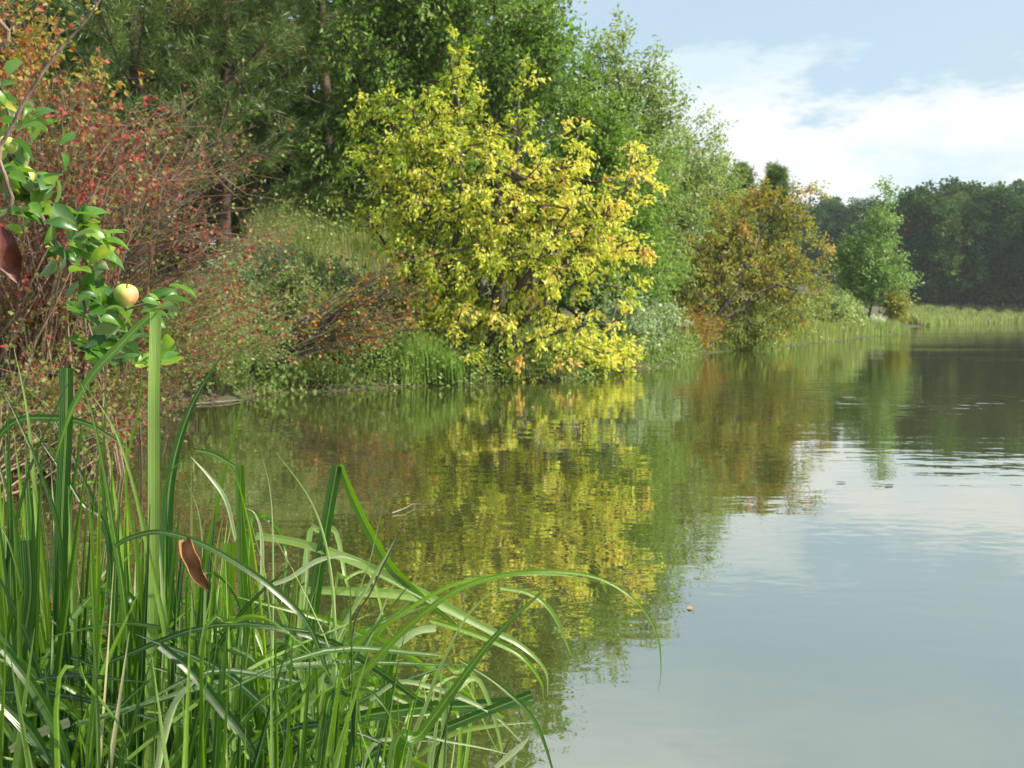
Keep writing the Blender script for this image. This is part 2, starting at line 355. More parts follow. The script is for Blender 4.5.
def broadleaf(name, label, cat, base, trunks, lobes, ncl, nleaf, size, lmat, bmat, spray=0.5, droop=0.3, tmpl=LEAF,
              tintfn=None, r_tip=0.012, shell=0.45, flat=0.6, twigs=0, group=None, rmax=0.25, bark='trunk'):
    root = empty(name, base); tag(root, label, cat, group)
    Cn = sample_lobes(lobes, ncl, shell)
    tub = Tubes(5); ctr = np.mean([l[0] for l in lobes], axis=0)
    per = max(1, len(trunks)); assign = None
    if per > 1:
        mids = np.array([np.mean(tr[len(tr) // 2:], axis=0) for tr in trunks])
        assign = np.argmin(np.linalg.norm(Cn[:, None] - mids[None], axis=2), axis=1)
    for ti, tr in enumerate(trunks):
        sub = Cn if assign is None else Cn[assign == ti]
        if len(sub): skeleton(sub, tr, tub, r_tip)
        else: tub.line(tr, 0.05, 0.01)
    tub.ra = [min(x, rmax) for x in tub.ra]; tub.rb = [min(x, rmax) for x in tub.rb]
    out = norm(Cn - ctr + np.array([0, 0, 0.2]))
    # each cluster carries a few twigs, each twig a row of leaves
    T = 6; n = ncl * nleaf
    tw = norm(out[:, None] * 0.7 + RNG.normal(size=(ncl, T, 3)) * 0.75 + np.array([0, 0, 0.12])) * (spray * (0.55 + 0.75 * RNG.random((ncl, T, 1))))
    if twigs:
        for c in range(ncl):
            for k in range(T): tub.seg(Cn[c], Cn[c] + tw[c, k] * 0.5, 0.006 * twigs, 0.004 * twigs); tub.seg(Cn[c] + tw[c, k] * 0.5, Cn[c] + tw[c, k] * 0.95 + np.array([0, 0, -droop * 0.12 * spray]), 0.004 * twigs, 0.0025 * twigs)
    ci = np.repeat(np.arange(ncl), nleaf); ki = RNG.integers(0, T, n); u = RNG.random(n) ** 0.7
    td = tw[ci, ki]
    P = Cn[ci] + td * u[:, None] + RNG.normal(size=(n, 3)) * spray * 0.13 + np.stack([0 * u, 0 * u, -droop * 0.35 * spray * u ** 2], 1)
    D = norm(norm(td) * 0.6 + RNG.normal(size=(n, 3)) * 0.6 + np.array([0, 0, -droop]))
    Nn = norm(RNG.normal(size=(n, 3)) * flat + np.array([0.25, -0.1, 0.8]))
    sz = size * (0.6 + 0.7 * RNG.random(n))
    ct = RNG.normal(size=ncl) * 0.13
    tint = (tintfn(Cn) if tintfn else np.full(ncl, 0.45))[ci] + ct[ci] + RNG.normal(size=n) * 0.13
    tub.build(bark, bmat, root)
    foliage('crown', root, lmat, P, D, Nn, sz, tint, tmpl)
    return root

def at_ground(px, Y, dz=0.0):
    x = ray(px, 384, Y)[0]; return np.array([x, Y, max(gh(x, Y), -0.1) + dz])

# ---- yellow maple on the shore
def maple():
    Y = 22.6; base = at_ground(478, Y)
    tr = []
    for (px, py, dY) in [(400, 130, 0.5), (455, 60, 0.8), (520, 90, 0.2), (565, 210, -0.6), (615, 200, 0.0), (430, 250, -0.7), (370, 220, 0.2), (600, 320, -1.0)]:
        tr.append(curve_trunk(base + RNG.normal(size=3) * np.array([.25, .2, 0]), ray(px, py, Y + dY), 6, 0.018))
    lobes = [pl(400, 190, Y, 62, 95, 1.4), pl(475, 220, Y, 80, 115, 1.6), pl(545, 240, Y - .2, 75, 95, 1.3), pl(460, 75, Y + .6, 20, 45, .5), pl(521, 115, Y, 20, 60, .5),
             pl(605, 240, Y, 50, 75, 1.0), pl(640, 165, Y + .3, 26, 26, .5), pl(435, 310, Y - .4, 45, 55, 1.0), pl(490, 335, Y - .8, 80, 42, 1.2), pl(580, 335, Y - .9, 45, 30, .6), pl(575, 150, Y, 22, 32, .5), pl(372, 130, Y, 20, 34, .4),
             pl(440, 130, Y, 60, 45, 1.0), pl(425, 270, Y - .6, 36, 60, 1.0), pl(425, 345, Y - .8, 30, 28, .7)]
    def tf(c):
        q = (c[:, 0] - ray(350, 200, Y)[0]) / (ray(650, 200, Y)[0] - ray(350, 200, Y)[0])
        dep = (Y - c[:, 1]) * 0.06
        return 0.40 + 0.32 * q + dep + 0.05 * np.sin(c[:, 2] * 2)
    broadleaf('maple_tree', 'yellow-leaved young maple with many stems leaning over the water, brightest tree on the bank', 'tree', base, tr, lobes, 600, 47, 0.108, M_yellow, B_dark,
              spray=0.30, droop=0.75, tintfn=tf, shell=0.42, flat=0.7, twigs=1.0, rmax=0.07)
maple()

# ---- green broadleaf trees behind it
def gtree(label, px, Y, tops, ncl, nleaf, size, lmat, name='broadleaf_tree', spray=0.8, tint=0.45, droop=0.3, bmat=None, **kw):
    base = at_ground(px, Y)
    lobes = [pl(a, b, Y + (e[0] if e else 0), c, dd) for (a, b, c, dd, *e) in tops]
    hi = max(lobes, key=lambda l: l[0][2] + l[1][2] * 0.6)
    top = hi[0] + np.array([0, 0, hi[1][2] * 0.5])
    tr = [curve_trunk(base, top, 8, 0.012)]
    return broadleaf(name, label, 'tree', base, tr, lobes, ncl, nleaf, size, lmat, bmat or B_dark, spray=spray, droop=droop, tintfn=lambda c: np.full(len(c), tint), **kw)

gtree('tall green broadleaf tree behind the left half of the yellow maple', 385, 27.5, [(370, 60, 55, 90), (400, -60, 80, 90), (350, 150, 50, 60), (420, 120, 60, 80), (440, 10, 50, 60)], 330, 60, 0.15, M_green, tint=0.54, twigs=1)
gtree('tall green tree directly behind the top of the yellow maple', 500, 28.5, [(490, 40, 75, 80), (495, -70, 55, 70), (530, 95, 42, 85), (460, 150, 60, 90), (540, 40, 24, 36)], 330, 60, 0.15, M_green, tint=0.54, twigs=1)
gtree('green broadleaf tree filling the gap right of the yellow maple', 585, 29.5, [(585, 140, 45, 90), (600, 220, 55, 90), (560, 230, 50, 80), (625, 190, 45, 70), (620, 280, 60, 50)], 300, 60, 0.15, M_green, tint=0.54)
gtree('round-topped pale green tree standing highest against the sky', 625, 38, [(618, 95, 42, 62), (650, 130, 40, 60), (640, 200, 60, 80), (600, 150, 40, 60), (660, 100, 16, 24)], 340, 60, 0.17, M_green2, tint=0.5, spray=0.8, tmpl=LEAF)
gtree('soft green tree with a sloping crown left of the orange tree', 672, 50, [(690, 170, 42, 65), (660, 230, 55, 80), (705, 220, 40, 70), (640, 270, 50, 50)], 320, 60, 0.17, M_green2, tint=0.58, spray=0.8)
gtree('darker green tree behind the orange tree, last of the sloping treetops', 722, 58, [(718, 195, 24, 50), (730, 240, 30, 60), (700, 250, 40, 70)], 220, 60, 0.2, M_green2, tint=0.35, spray=0.9)

# ---- orange tree leaning over the water
def orange():
    Y = 44; base = at_ground(700, Y - 3)
    tr = [curve_trunk(base, ray(770, 215, Y), 7, 0.02), curve_trunk(base, ray(735, 235, Y), 7, 0.02), curve_trunk(base, ray(800, 260, Y - 1), 7, 0.02)]
    lobes = [pl(755, 250, Y, 52, 55, 2.0), pl(715, 275, Y - 1, 62, 48, 2.0), pl(725, 235, Y, 40, 30, 1.4), pl(785, 290, Y - 1, 38, 42, 2), pl(790, 215, Y, 32, 30, 1.4), pl(755, 205, Y, 30, 20, 1.2), pl(685, 300, Y - 2, 42, 35, 1.5),
             pl(806, 196, Y, 22, 9, .5), pl(815, 285, Y, 16, 20, .8), pl(745, 325, Y - 2, 42, 22, 1.4), pl(812, 250, Y, 16, 25, .8), pl(765, 190, Y, 5, 10, .3)]
    def tf(c):
        z = (c[:, 2] - 1) / 6; x = (c[:, 0] - 8) / 6
        return 0.20 + 0.22 * z + 0.14 * x
    broadleaf('willow_tree', 'olive and orange tree leaning right over the water with a dark slanting trunk', 'tree', base, tr, lobes, 330, 56, 0.16, M_orange, B_dark,
              spray=0.62, droop=0.6, tintfn=tf, shell=0.5, twigs=1.5, rmax=0.12)
orange()

# ---- lone pale tree on the point
def lone():
    Y = 88; base = at_ground(866, Y)
    lobes = [pl(872, 262, Y, 28, 34), pl(878, 232, Y, 19, 26), pl(884, 206, Y, 8, 22), pl(883, 190, Y, 3, 8), pl(868, 282, Y, 24, 16), pl(896, 272, Y, 14, 24), pl(850, 258, Y, 12, 22)]
    tr = [curve_trunk(base, ray(880, 215, Y), 8, 0.008)]
    broadleaf('birch_tree', 'lone upright pale green tree with a pointed top on the low point', 'tree', base, tr, lobes, 220, 50, 0.27, M_birch, B_dark, spray=1.1, droop=0.2, rmax=0.22,
              tintfn=lambda c: 0.42 + 0.03 * (c[:, 0] - ray(870, 250, Y)[0]), shell=0.5)
lone()

# ---- pines
def pine(label, px, Y, H, R, nb, tuft=34, nlen=0.26, low=0.18, name='pine_tree', group=None, cover=2, sizek=1.0, needle_w=.62):
    base = at_ground(px, Y); root = empty(name, base); tag(root, label, 'pine', group)
    tr = curve_trunk(base, base + np.array([RNG.normal() * .2, 0, H]), 9, 0.006)
    tub = Tubes(6); tub.line(tr, 0.018 * H, 0.03)
    tr = np.array(tr); centers = []; outs = []
    for k in range(nb):
        u = low + (1 - low) * (k + RNG.random()) / nb
        p0 = np.array([np.interp(u, np.linspace(0, 1, len(tr)), tr[:, a]) for a in range(3)])
        th = k * 2.399 + RNG.normal() * .3; ln = R * (1 - ((u - low) / (1 - low)) ** 1.6 * 0.88) * (0.7 + 0.5 * RNG.random())
        dirv = np.array([math.cos(th), math.sin(th), 0.18 + 0.5 * u]); dirv /= np.linalg.norm(dirv)
        pts = [p0 + dirv * ln * s + np.array([0, 0, -0.10 * ln * math.sin(math.pi * s) + 0.16 * ln * s * s]) for s in np.linspace(0, 1, 6)]
        tub.line(pts, 0.035, 0.012)
        for s in range(2, 6):
            for _ in range(cover * (1 + (s > 2))):
                sd = norm(np.cross(dirv, [0, 0, 1])) * RNG.normal() * ln * 0.20
                q = pts[s] + sd + RNG.normal(size=3) * np.array([.12, .12, .1]) * sizek
                tub.seg(pts[s - 1], q, 0.010, 0.006); centers.append(q); outs.append(norm(q - pts[s - 1] + np.array([0, 0, 0.25])))
    Cn = np.array(centers); O = np.array(outs); n = len(Cn) * tuft; ci = np.repeat(np.arange(len(Cn)), tuft)
    s = (RNG.random(n) - 0.75) * 0.75 * sizek
    P = Cn[ci] + O[ci] * s[:, None] + RNG.normal(size=(n, 3)) * 0.03
    D = norm(O[ci] * 0.8 + RNG.normal(size=(n, 3)) * 0.75)
    tub.build('trunk', B_pine, root)
    foliage('crown', root, M_pine, P, D, RNG.normal(size=(n, 3)), nlen * sizek * (0.7 + 0.6 * RNG.random(n)), 0.5 + 0.2 * RNG.normal(size=len(Cn))[ci] + 0.12 * RNG.normal(size=n), np.array(NEEDLE) * np.array([1, needle_w, 1]))
    return root
pine('dark pine with a thick trunk showing at the top left', 140, 25, 13.5, 3.4, 46, tuft=78, nlen=0.27, low=0.2)
pine('bushy pine with pale lit needle tufts in front of the dark one', 226, 26.0, 11.5, 2.6, 62, tuft=84, nlen=0.24, low=0.12)
pine('pine between the shrubs and the tall green trees', 330, 32, 14.5, 2.6, 46, tuft=78, nlen=0.25, low=0.1)
pine('pine at the far left edge behind the red shrubs', 20, 24, 12, 3.2, 44, tuft=74, nlen=0.27, low=0.05)
pine('low pine filling the foot of the pine wood', 190, 30, 10, 3.2, 46, tuft=78, nlen=0.27, low=0.02)
pine('dark pine top seen above the orange tree', 768, 74, 9.9, 2.1, 44, tuft=120, nlen=0.3, low=0.15, sizek=1.25, needle_w=.8)
pine('dark pine top left of the one above the orange tree', 738, 76, 9.9, 2.1, 44, tuft=120, nlen=0.3, low=0.15, sizek=1.25, needle_w=.8)
# dense wood behind the left bank
for i, (px, Y, H) in enumerate([(-60, 34, 15), (40, 36, 15), (130, 35, 14), (220, 37, 16), (310, 36, 16), (400, 37, 16), (480, 38, 16), (515, 41, 13)]):
    s = F / Y; top = 317 - (H - 1.3) * s
    gtree('tall dark tree in the wood at the back of the left bank', px, Y, [(px, top + 3 * s, 2.6 * s, 3.4 * s), (px - 40, top + 6 * s, 2.6 * s, 4 * s), (px + 40, top + 7 * s, 2.6 * s, 4 * s), (px, top + 10.5 * s, 3 * s, 3.5 * s)],
          150, 50, 0.30, M_green, name='broadleaf_tree', tint=0.15, spray=1.1, tmpl=BROAD, group='dark trees at the back of the left bank')

# ------------------------------------------------------------------ twiggy shrubs
def shrub(name, label, roots, ends, nst, nsub, nleaf, size, lmat, bmat, r0=0.011, tint=0.5, sub=0.55, arch=0.35, leafy=1.0, rs=0.3, cat='shrub', group=None, droop=0.2, tipbias=0.6, tmpl=BROAD, twk=1.0):
    roots = [np.array(r) for r in roots]; root = empty(name, roots[0]); tag(root, label, cat, group)
    E = sample_lobes(ends, nst, 0.6); tub = Tubes(4); LP = []; LD = []
    for e in E:
        b = roots[RNG.integers(len(roots))] + RNG.normal(size=3) * np.array([rs, rs, 0]); ln = np.linalg.norm(e - b)
        c = b * 0.5 + e * 0.5 + np.array([0, 0, arch * ln]) + RNG.normal(size=3) * 0.06 * ln
        us = np.linspace(0, 1, 9); P = [(1 - u) ** 2 * b + 2 * u * (1 - u) * c + u * u * e + RNG.normal(size=3) * 0.008 * ln for u in us]
        tub.line(P, r0 * (0.7 + .6 * RNG.random()), r0 * 0.28)
        for k in range(nsub):
            u = 1 - (1 - 0.25) * RNG.random() ** (1 / tipbias) if tipbias < 1 else 0.25 + 0.75 * RNG.random()
            i = min(int(u * 8), 7); f = u * 8 - i; q = P[i] * (1 - f) + P[i + 1] * f; tg = norm(P[i + 1] - P[i])
            dv = norm(tg * 0.8 + RNG.normal(size=3) * 0.6) * sub * (0.4 + 0.9 * RNG.random()); q2 = q + dv * 0.5 + RNG.normal(size=3) * .03; q3 = q + dv + RNG.normal(size=3) * .05
            tub.seg(q, q2, r0 * 0.3 * twk, r0 * 0.22 * twk); tub.seg(q2, q3, r0 * 0.22 * twk, r0 * 0.14 * twk)
            nl = RNG.poisson(nleaf * leafy)
            if nl:
                uu = RNG.random((nl, 1)) ** 0.8
                LP.append(q + (q3 - q) * uu + RNG.normal(size=(nl, 3)) * 0.03 * (sub / .5)); LD.append(np.tile(norm(dv), (nl, 1)))
    tub.build('stems', bmat, root)
    if LP:
        P = np.concatenate(LP); D = norm(np.concatenate(LD) * 0.5 + RNG.normal(size=P.shape) * 0.7 + np.array([0, 0, -droop])); n = len(P)
        foliage('foliage', root, lmat, P, D, norm(RNG.normal(size=(n, 3)) * .8 + np.array([0, 0, .6])), size * (0.6 + .8 * RNG.random(n)), tint + .2 * RNG.normal(size=n), tmpl)
    return root

g_ = at_ground
shrub('red_shrub', 'red-leaved shrub with arching bare brown twigs spreading right from the left edge', [g_(-60, 9.5), g_(10, 10.5), g_(60, 12)],
      [pl(215, 150, 9.5, 85, 60, 1.0), pl(240, 240, 9.5, 75, 45, 1.0), pl(150, 200, 9.5, 90, 70, 1.0)], 120, 7, 3.5, 0.036, M_red, B_twig, r0=0.009, tint=0.42, sub=0.5, arch=0.20, leafy=0.8)
shrub('red_shrub', 'deep red leafy shrub behind the apple branch', [g_(-10, 8.5), g_(60, 8.8)],
      [pl(40, 190, 8.3, 55, 90, .8), pl(120, 160, 8.5, 70, 75, .8), pl(60, 120, 8.6, 50, 50, .6)], 110, 9, 6, 0.038, M_red, B_twig, r0=0.009, tint=0.50, sub=0.42, arch=0.12)
shrub('low_shrub', 'low tangled brown shrub with small dull red leaves behind the sedge blades', [g_(-20, 9.2), g_(50, 11), g_(110, 13)],
      [pl(60, 330, 8.8, 90, 60, .9), pl(150, 330, 10, 90, 60, 1.0), pl(220, 310, 11, 80, 60, 1)], 130, 9, 10, 0.038, M_red, B_twig, r0=0.008, tint=0.34, sub=0.45, arch=0.15)
shrub('low_shrub', 'brown brushwood with dull leaves trailing low over the near bank', [g_(-80, 7.0), g_(-30, 8.0), g_(40, 10)],
      [pl(30, 400, 7.6, 70, 45, .6), pl(110, 400, 9, 60, 40, .7), pl(150, 380, 11, 50, 30, .7)], 90, 9, 9, 0.036, M_red, B_twig, r0=0.007, tint=0.36, sub=0.42, arch=0.05)
shrub('low_shrub', 'tangled shrub with olive and brown leaves where the bank meets the water at left', [g_(150, 16), g_(190, 17.6)],
      [pl(190, 330, 15, 60, 55, 1.0), pl(240, 335, 17, 50, 45, .8)], 80, 9, 16, 0.05, M_herb, B_twig, r0=0.010, tint=0.36, sub=0.6, arch=0.2)
shrub('gold_shrub', 'tall shrub with orange and yellow-green leaves at the top left corner', [g_(-30, 10.8), g_(10, 11)],
      [pl(20, 40, 10.8, 45, 60, .8), pl(55, 100, 10.8, 45, 50, .8), pl(-20, 110, 10.6, 50, 90, .8)], 70, 9, 11, 0.06, M_goldshrub, B_twig, r0=0.012, tint=0.66, sub=0.5, arch=0.05, droop=0.5)
shrub('leaning_shrub', 'rust-leaved shrub with a dark leaning stem over the water between red shrubs and maple', [g_(238, 18.6)],
      [pl(400, 280, 19.3, 42, 22, .8), pl(375, 318, 19, 50, 28, .8), pl(330, 305, 19, 30, 22, .6)], 30, 8, 8, 0.055, M_rust, B_dark, r0=0.026, tint=0.42, sub=0.6, arch=0.05, rs=0.08)
shrub('rusty_shrub', 'low red-brown shrub overhanging the water below the orange tree', [g_(672, 37), g_(705, 40)],
      [pl(680, 335, 37, 40, 16, 1.2), pl(650, 345, 33, 30, 14, 1.0), pl(700, 330, 41, 25, 14, 1.0)], 90, 9, 10, 0.10, M_rust, B_twig, r0=0.022, tint=0.26, sub=0.8, arch=0.15)
shrub('silver_shrub', 'silvery green low shrub at the shore right of the maple', [g_(610, 28), g_(640, 30)],
      [pl(620, 325, 28, 38, 24, 1.0), pl(650, 315, 30, 30, 20, 1)], 90, 9, 12, 0.09, M_silver, B_grey, r0=0.012, tint=0.5, sub=0.6, arch=0.1)
shrub('yellow_shrub', 'low yellow shrub trailing over the water right of the maple foot', [g_(585, 24.5), g_(615, 26)],
      [pl(590, 354, 24, 35, 12, .6), pl(625, 350, 25.5, 24, 12, .6)], 45, 8, 8, 0.09, M_yellow, B_twig, r0=0.012, tint=0.6, sub=0.5, arch=0.1)
shrub('green_shrub', 'bright green undergrowth shrub left of the maple foot', [g_(330, 20.5), g_(380, 21.5)],
      [pl(330, 330, 20.5, 50, 40, .9), pl(385, 345, 21, 35, 28, .7), pl(290, 300, 21, 40, 40, .9)], 110, 9, 14, 0.065, M_herb, B_twig, r0=0.012, tint=0.45, sub=0.5, arch=0.1)
shrub('green_shrub', 'pale green bush on the slope below the pines', [g_(300, 25), g_(350, 25), g_(240, 23)],
      [pl(285, 300, 23, 50, 30, 1.0), pl(350, 305, 23, 45, 22, 1.0), pl(240, 285, 22, 40, 40, 1.0)], 120, 9, 16, 0.075, M_silver, B_twig, r0=0.012, tint=0.45, sub=0.6, arch=0.1)
shrub('green_shrub', 'light green bush on the shore between orange tree and point', [g_(800, 62), g_(830, 66)],
      [pl(820, 312, 64, 26, 14, 1.8), pl(795, 318, 60, 20, 12, 1.5), pl(845, 318, 70, 18, 12, 1.5)], 110, 9, 12, 0.2, M_herb, B_twig, r0=0.02, tint=0.6, sub=1.1, arch=0.1, twk=.6)
shrub('green_shrub', 'rounded green bush at the left foot of the lone tree', [g_(845, 82), g_(855, 86)],
      [pl(838, 312, 84, 18, 14, 1.8)], 80, 9, 12, 0.24, M_herb, B_twig, r0=0.02, tint=0.35, sub=1.1, arch=0.1, twk=.6)
shrub('brown_shrub', 'small pinkish brown bush right of the lone tree', [g_(893, 86), g_(900, 87)],
      [pl(895, 306, 87, 11, 11, 1.2)], 40, 8, 7, 0.20, M_orange, B_twig, r0=0.02, tint=0.3, sub=0.9, arch=0.1, twk=.6)
shrub('flowering_shrub', 'whitish blossoming low plant at the water below the lone tree', [g_(875, 84.5)],
      [pl(873, 325, 84.5, 14, 4, .8)], 50, 9, 14, 0.16, M_silver, B_twig, r0=0.015, tint=1.0, sub=0.6, arch=0.05, twk=.5)

# ------------------------------------------------------------------ grasses, herbs, reeds on the banks
def blades_cloud(name, P, H, wd, mat, lean=0.25, tint=0.5, label=None, cat=None, curve=0.3):
    n = len(P); a = RNG.random(n) * 2 * math.pi; D1 = np.stack([np.cos(a), np.sin(a), 0 * a], 1); ln = H * (0.6 + .6 * RNG.random(n)) * (0.85 + .3 * np.sin(P[:, 0] * 2.2 / H + 1.3 * np.sin(P[:, 1] * 1.1 / H)))
    b = RNG.random(n) * 2 * math.pi; Wd = np.stack([np.cos(b), np.sin(b), 0 * b], 1) * wd * .5
    le = (lean * RNG.random(n))[:, None]
    p1 = P + np.stack([0 * a, 0 * a, ln * .55], 1) + D1 * le * ln[:, None] * .4
    p2 = P + np.stack([0 * a, 0 * a, ln * (1 - curve * .3)], 1) + D1 * (le + curve * .5 * RNG.random((n, 1))) * ln[:, None]
    V = np.stack([P - Wd, P + Wd, p1 + Wd * .8, p1 - Wd * .8, p2], 1).reshape(-1, 3)
    bs = np.arange(n)[:, None, None] * 5
    T = (bs + np.array([[0, 1, 2], [0, 2, 3], [3, 2, 4]])[None]).reshape(-1, 3)
    o = mesh(name, V, T, mat, None, tint=np.repeat(np.clip(tint + .18 * RNG.normal(size=n), 0, 1), 3))
    tag(o, label, cat, kind='stuff'); return o

def bank_points(n, ylo, yhi, dlo, dhi, xlo=-30, xhi=60, px=None):
    out = []
    tot = 0
    while tot < n:
        y = RNG.uniform(ylo, yhi, n * 3)
        if px: x = ((RNG.uniform(px[0], px[1], n * 3)) - 512) / F * y
        else: x = RNG.uniform(xlo, xhi, n * 3)
        dd = sdist(x, y); k = (dd > dlo) & (dd < dhi)
        q = np.stack([x[k], y[k], ghv(x[k], y[k])], 1); out.append(q); tot += len(q)
    return np.concatenate(out)[:n]
blades_cloud('bank_grass', bank_points(15000, 17, 33, 0.1, 6, px=(180, 660)), 0.45, 0.016, M_herb, tint=0.4, label='green grass and herbs covering the bank along the left shore', cat='grass')
blades_cloud('tall_grass', bank_points(14000, 23.5, 30, 1.5, 14, px=(250, 425)), 1.1, 0.013, M_drygrass, tint=0.48, label='tall pale feathery grass on the slope left of the maple', cat='grass')
blades_cloud('bank_grass', bank_points(9000, 33, 85, 0.0, 3.5, px=(640, 915)), 1.0, 0.05, M_reed, tint=0.45, label='waterside grass along the shore towards the low point', cat='grass')
blades_cloud('shore_reeds', bank_points(1100, 20.0, 22, -0.05, 0.8, px=(400, 462)), 0.72, 0.022, M_green, tint=0.7, label='dark green reed tuft at the waterline left of the maple foot', cat='reeds')
blades_cloud('far_reeds', bank_points(26000, 150, 275, -0.5, 26, px=(900, 1130)), 1.6, 0.22, M_reed, tint=0.5, label='pale reed belt along the far shore below the dark wood', cat='reeds')
blades_cloud('near_grass', bank_points(3500, 2.5, 12, 0.05, 4, px=(-120, 220)), 0.30, 0.009, M_herb, tint=0.3, label='short grass on the near bank behind the sedges', cat='grass')
def litter(n, ylo, yhi, px, d, name, label):
    P = bank_points(n, ylo, yhi, 0.02, d, px=px) + np.array([0, 0, .015])
    o = foliage(name, None, M_litter, P, RNG.normal(size=(n, 3)) * np.array([1, 1, .2]), RNG.normal(size=(n, 3)) * .3 + np.array([0, 0, 1]), .05 * (.6 + .8 * RNG.random(n)), RNG.random(n), BROAD)
    tag(o, label, 'leaf litter', kind='stuff')
litter(5000, 2.5, 16, (-120, 230), 5, 'leaf_litter', 'brown fallen leaves on the near bank')
litter(3000, 16, 30, (200, 680), 2.5, 'leaf_litter', 'brown fallen leaves along the waterline below the trees')
# weeds hanging at the waterline: a leafy ribbon
def waterside_weeds():
    P = bank_points(16000, 17.5, 48, -0.25, 1.3, px=(215, 800)); n = len(P)
    P[:, 2] = np.maximum(P[:, 2], 0) + 0.75 * RNG.random(n) ** 1.5
    o = foliage('weeds', None, M_herb, P, RNG.normal(size=(n, 3)) + np.array([.2, -.3, .2]), RNG.normal(size=(n, 3)) * .7 + np.array([0, 0, .8]), .075 * (.6 + .8 * RNG.random(n)), .35 + .2 * RNG.normal(size=n), BROAD)
    tag(o, 'leafy weeds and low herbs tangled along the waterline', 'weeds', kind='stuff')
waterside_weeds()
def slope_herbs():
    P = bank_points(9000, 22.5, 29, 1.2, 12, px=(240, 430)); n = len(P); k = (np.sin(P[:, 0] * 2.3 + P[:, 1]) + np.sin(P[:, 1] * 1.9 - P[:, 0] * .7) + RNG.normal(size=n) * .6) > .3
    P = P[k]; n = len(P); P[:, 2] += 1.15 * RNG.random(n) ** .7
    o = foliage('slope_herbs', None, M_herb, P, RNG.normal(size=(n, 3)) + np.array([.2, -.3, .2]), RNG.normal(size=(n, 3)) * .7 + np.array([0, 0, .8]), .085 * (.6 + .8 * RNG.random(n)), .5 + .2 * RNG.normal(size=n), BROAD)
    tag(o, 'pale leafy herbs mixed into the tall grass on the slope', 'herbs', kind='stuff')
slope_herbs()

# ------------------------------------------------------------------ far wood across the lake
def wood_proto(k):
    H = 25; root = empty('wood_tree', (0, 0, 0))
    lobes = [(np.array([0, 0, H * .62]), np.array([5, 5, 8.5])), (np.array([0, 0, H * .85]), np.array([3.4, 3.4, 4.0])), (np.array([0, 0, H * .3]), np.array([5.2, 5.2, 6.0]))]
    for j in range(5):
        th = RNG.random() * 6.28; rr = 3.2
        lobes.append((np.array([rr * math.cos(th), rr * math.sin(th), H * (.35 + .5 * RNG.random())]), np.array([2.6, 2.6, 3.2])))
    ncl = 95; Cn = sample_lobes(lobes, ncl, .28); tub = Tubes(5)
    skeleton(Cn, curve_trunk((0, 0, 0), (0, 0, H * .8), 7, .01), tub, .03); tub.ra = [min(x, .4) for x in tub.ra]; tub.rb = [min(x, .4) for x in tub.rb]
    tub.build('trunk', B_dark, root)
    nl = 95; n = ncl * nl; ci = np.repeat(np.arange(ncl), nl)
    P = Cn[ci] + norm(RNG.normal(size=(n, 3))) * (RNG.random((n, 1)) ** .4) * np.array([1.9, 1.9, 1.35])
    D = norm((P - Cn[ci]) + RNG.normal(size=(n, 3)) * .5)
    foliage('crown', root, M_far, P, D, norm((P - Cn[ci]) * .8 + RNG.normal(size=(n, 3)) * .5 + np.array([0, 0, .8])), .62 * (.6 + .8 * RNG.random(n)), .4 + .15 * RNG.normal(size=ncl)[ci] + .12 * RNG.normal(size=n), BROAD)
    return root
t = M_far.node_tree; oi = t.nodes.new('ShaderNodeObjectInfo'); rp = next(n for n in t.nodes if n.type == 'VALTORGB')
t.links.new(M('ADD', rp.inputs[0].links[0].from_socket, M('MULTIPLY', M('SUBTRACT', oi.outputs['Random'], .5, tree=t), .45, tree=t), tree=t), rp.inputs[0])
protos = [wood_proto(k) for k in range(4)]
WL = {'edge': 'dark green tree in the front row of the wood behind the far reed belt',
      'back': 'dark green tree with only its crown top showing in the wood across the lake',
      'gap': 'hazy blue-green tree of the distant wood seen between the orange tree and the lone tree'}
spots = []
for px in np.arange(905, 1180, 17): spots.append((px + RNG.normal() * 4, 262 + RNG.normal() * 4 + max(0, (930 - px)) * .6, 1.06 + .10 * RNG.random(), 'edge'))
for px in np.arange(912, 1180, 19): spots.append((px + RNG.normal() * 5, 282 + RNG.normal() * 5, 1.12 + .12 * RNG.random(), 'back'))
for px in np.arange(925, 1180, 21): spots.append((px + RNG.normal() * 5, 306 + RNG.normal() * 6, 1.18 + .12 * RNG.random(), 'back'))
for px in np.arange(770, 925, 14): spots.append((px + RNG.normal() * 4, 335 + RNG.normal() * 10, .92 + .12 * RNG.random(), 'gap'))
for px in np.arange(760, 925, 15): spots.append((px + RNG.normal() * 4, 375 + RNG.normal() * 10, 1.0 + .12 * RNG.random(), 'gap'))
for px in np.arange(735, 950, 13): spots.append((px + RNG.normal() * 3, 410 + RNG.normal() * 8, 1.0 + .08 * RNG.random(), 'gap'))
for i, (px, Y, s, kind) in enumerate(spots):
    src = protos[i % 4]
    if i < 4: r = src; 
    else:
        r = src.copy(); C.objects.link(r)
        for ch in list(src.children):
            c = ch.copy(); C.objects.link(c); c.parent = r
    x = (px - 512) / F * Y; r.location = (x, Y, gh(x, Y) - .3); r.scale = (s * (.9 + .2 * RNG.random()), s * (.9 + .2 * RNG.random()), s); r.rotation_euler = (0, 0, RNG.random() * 6.28)
    tag(r, WL[kind], 'tree', {'edge': 'front row of the far wood', 'back': 'trees deeper in the far wood', 'gap': 'distant wood between the orange tree and the lone tree'}[kind])

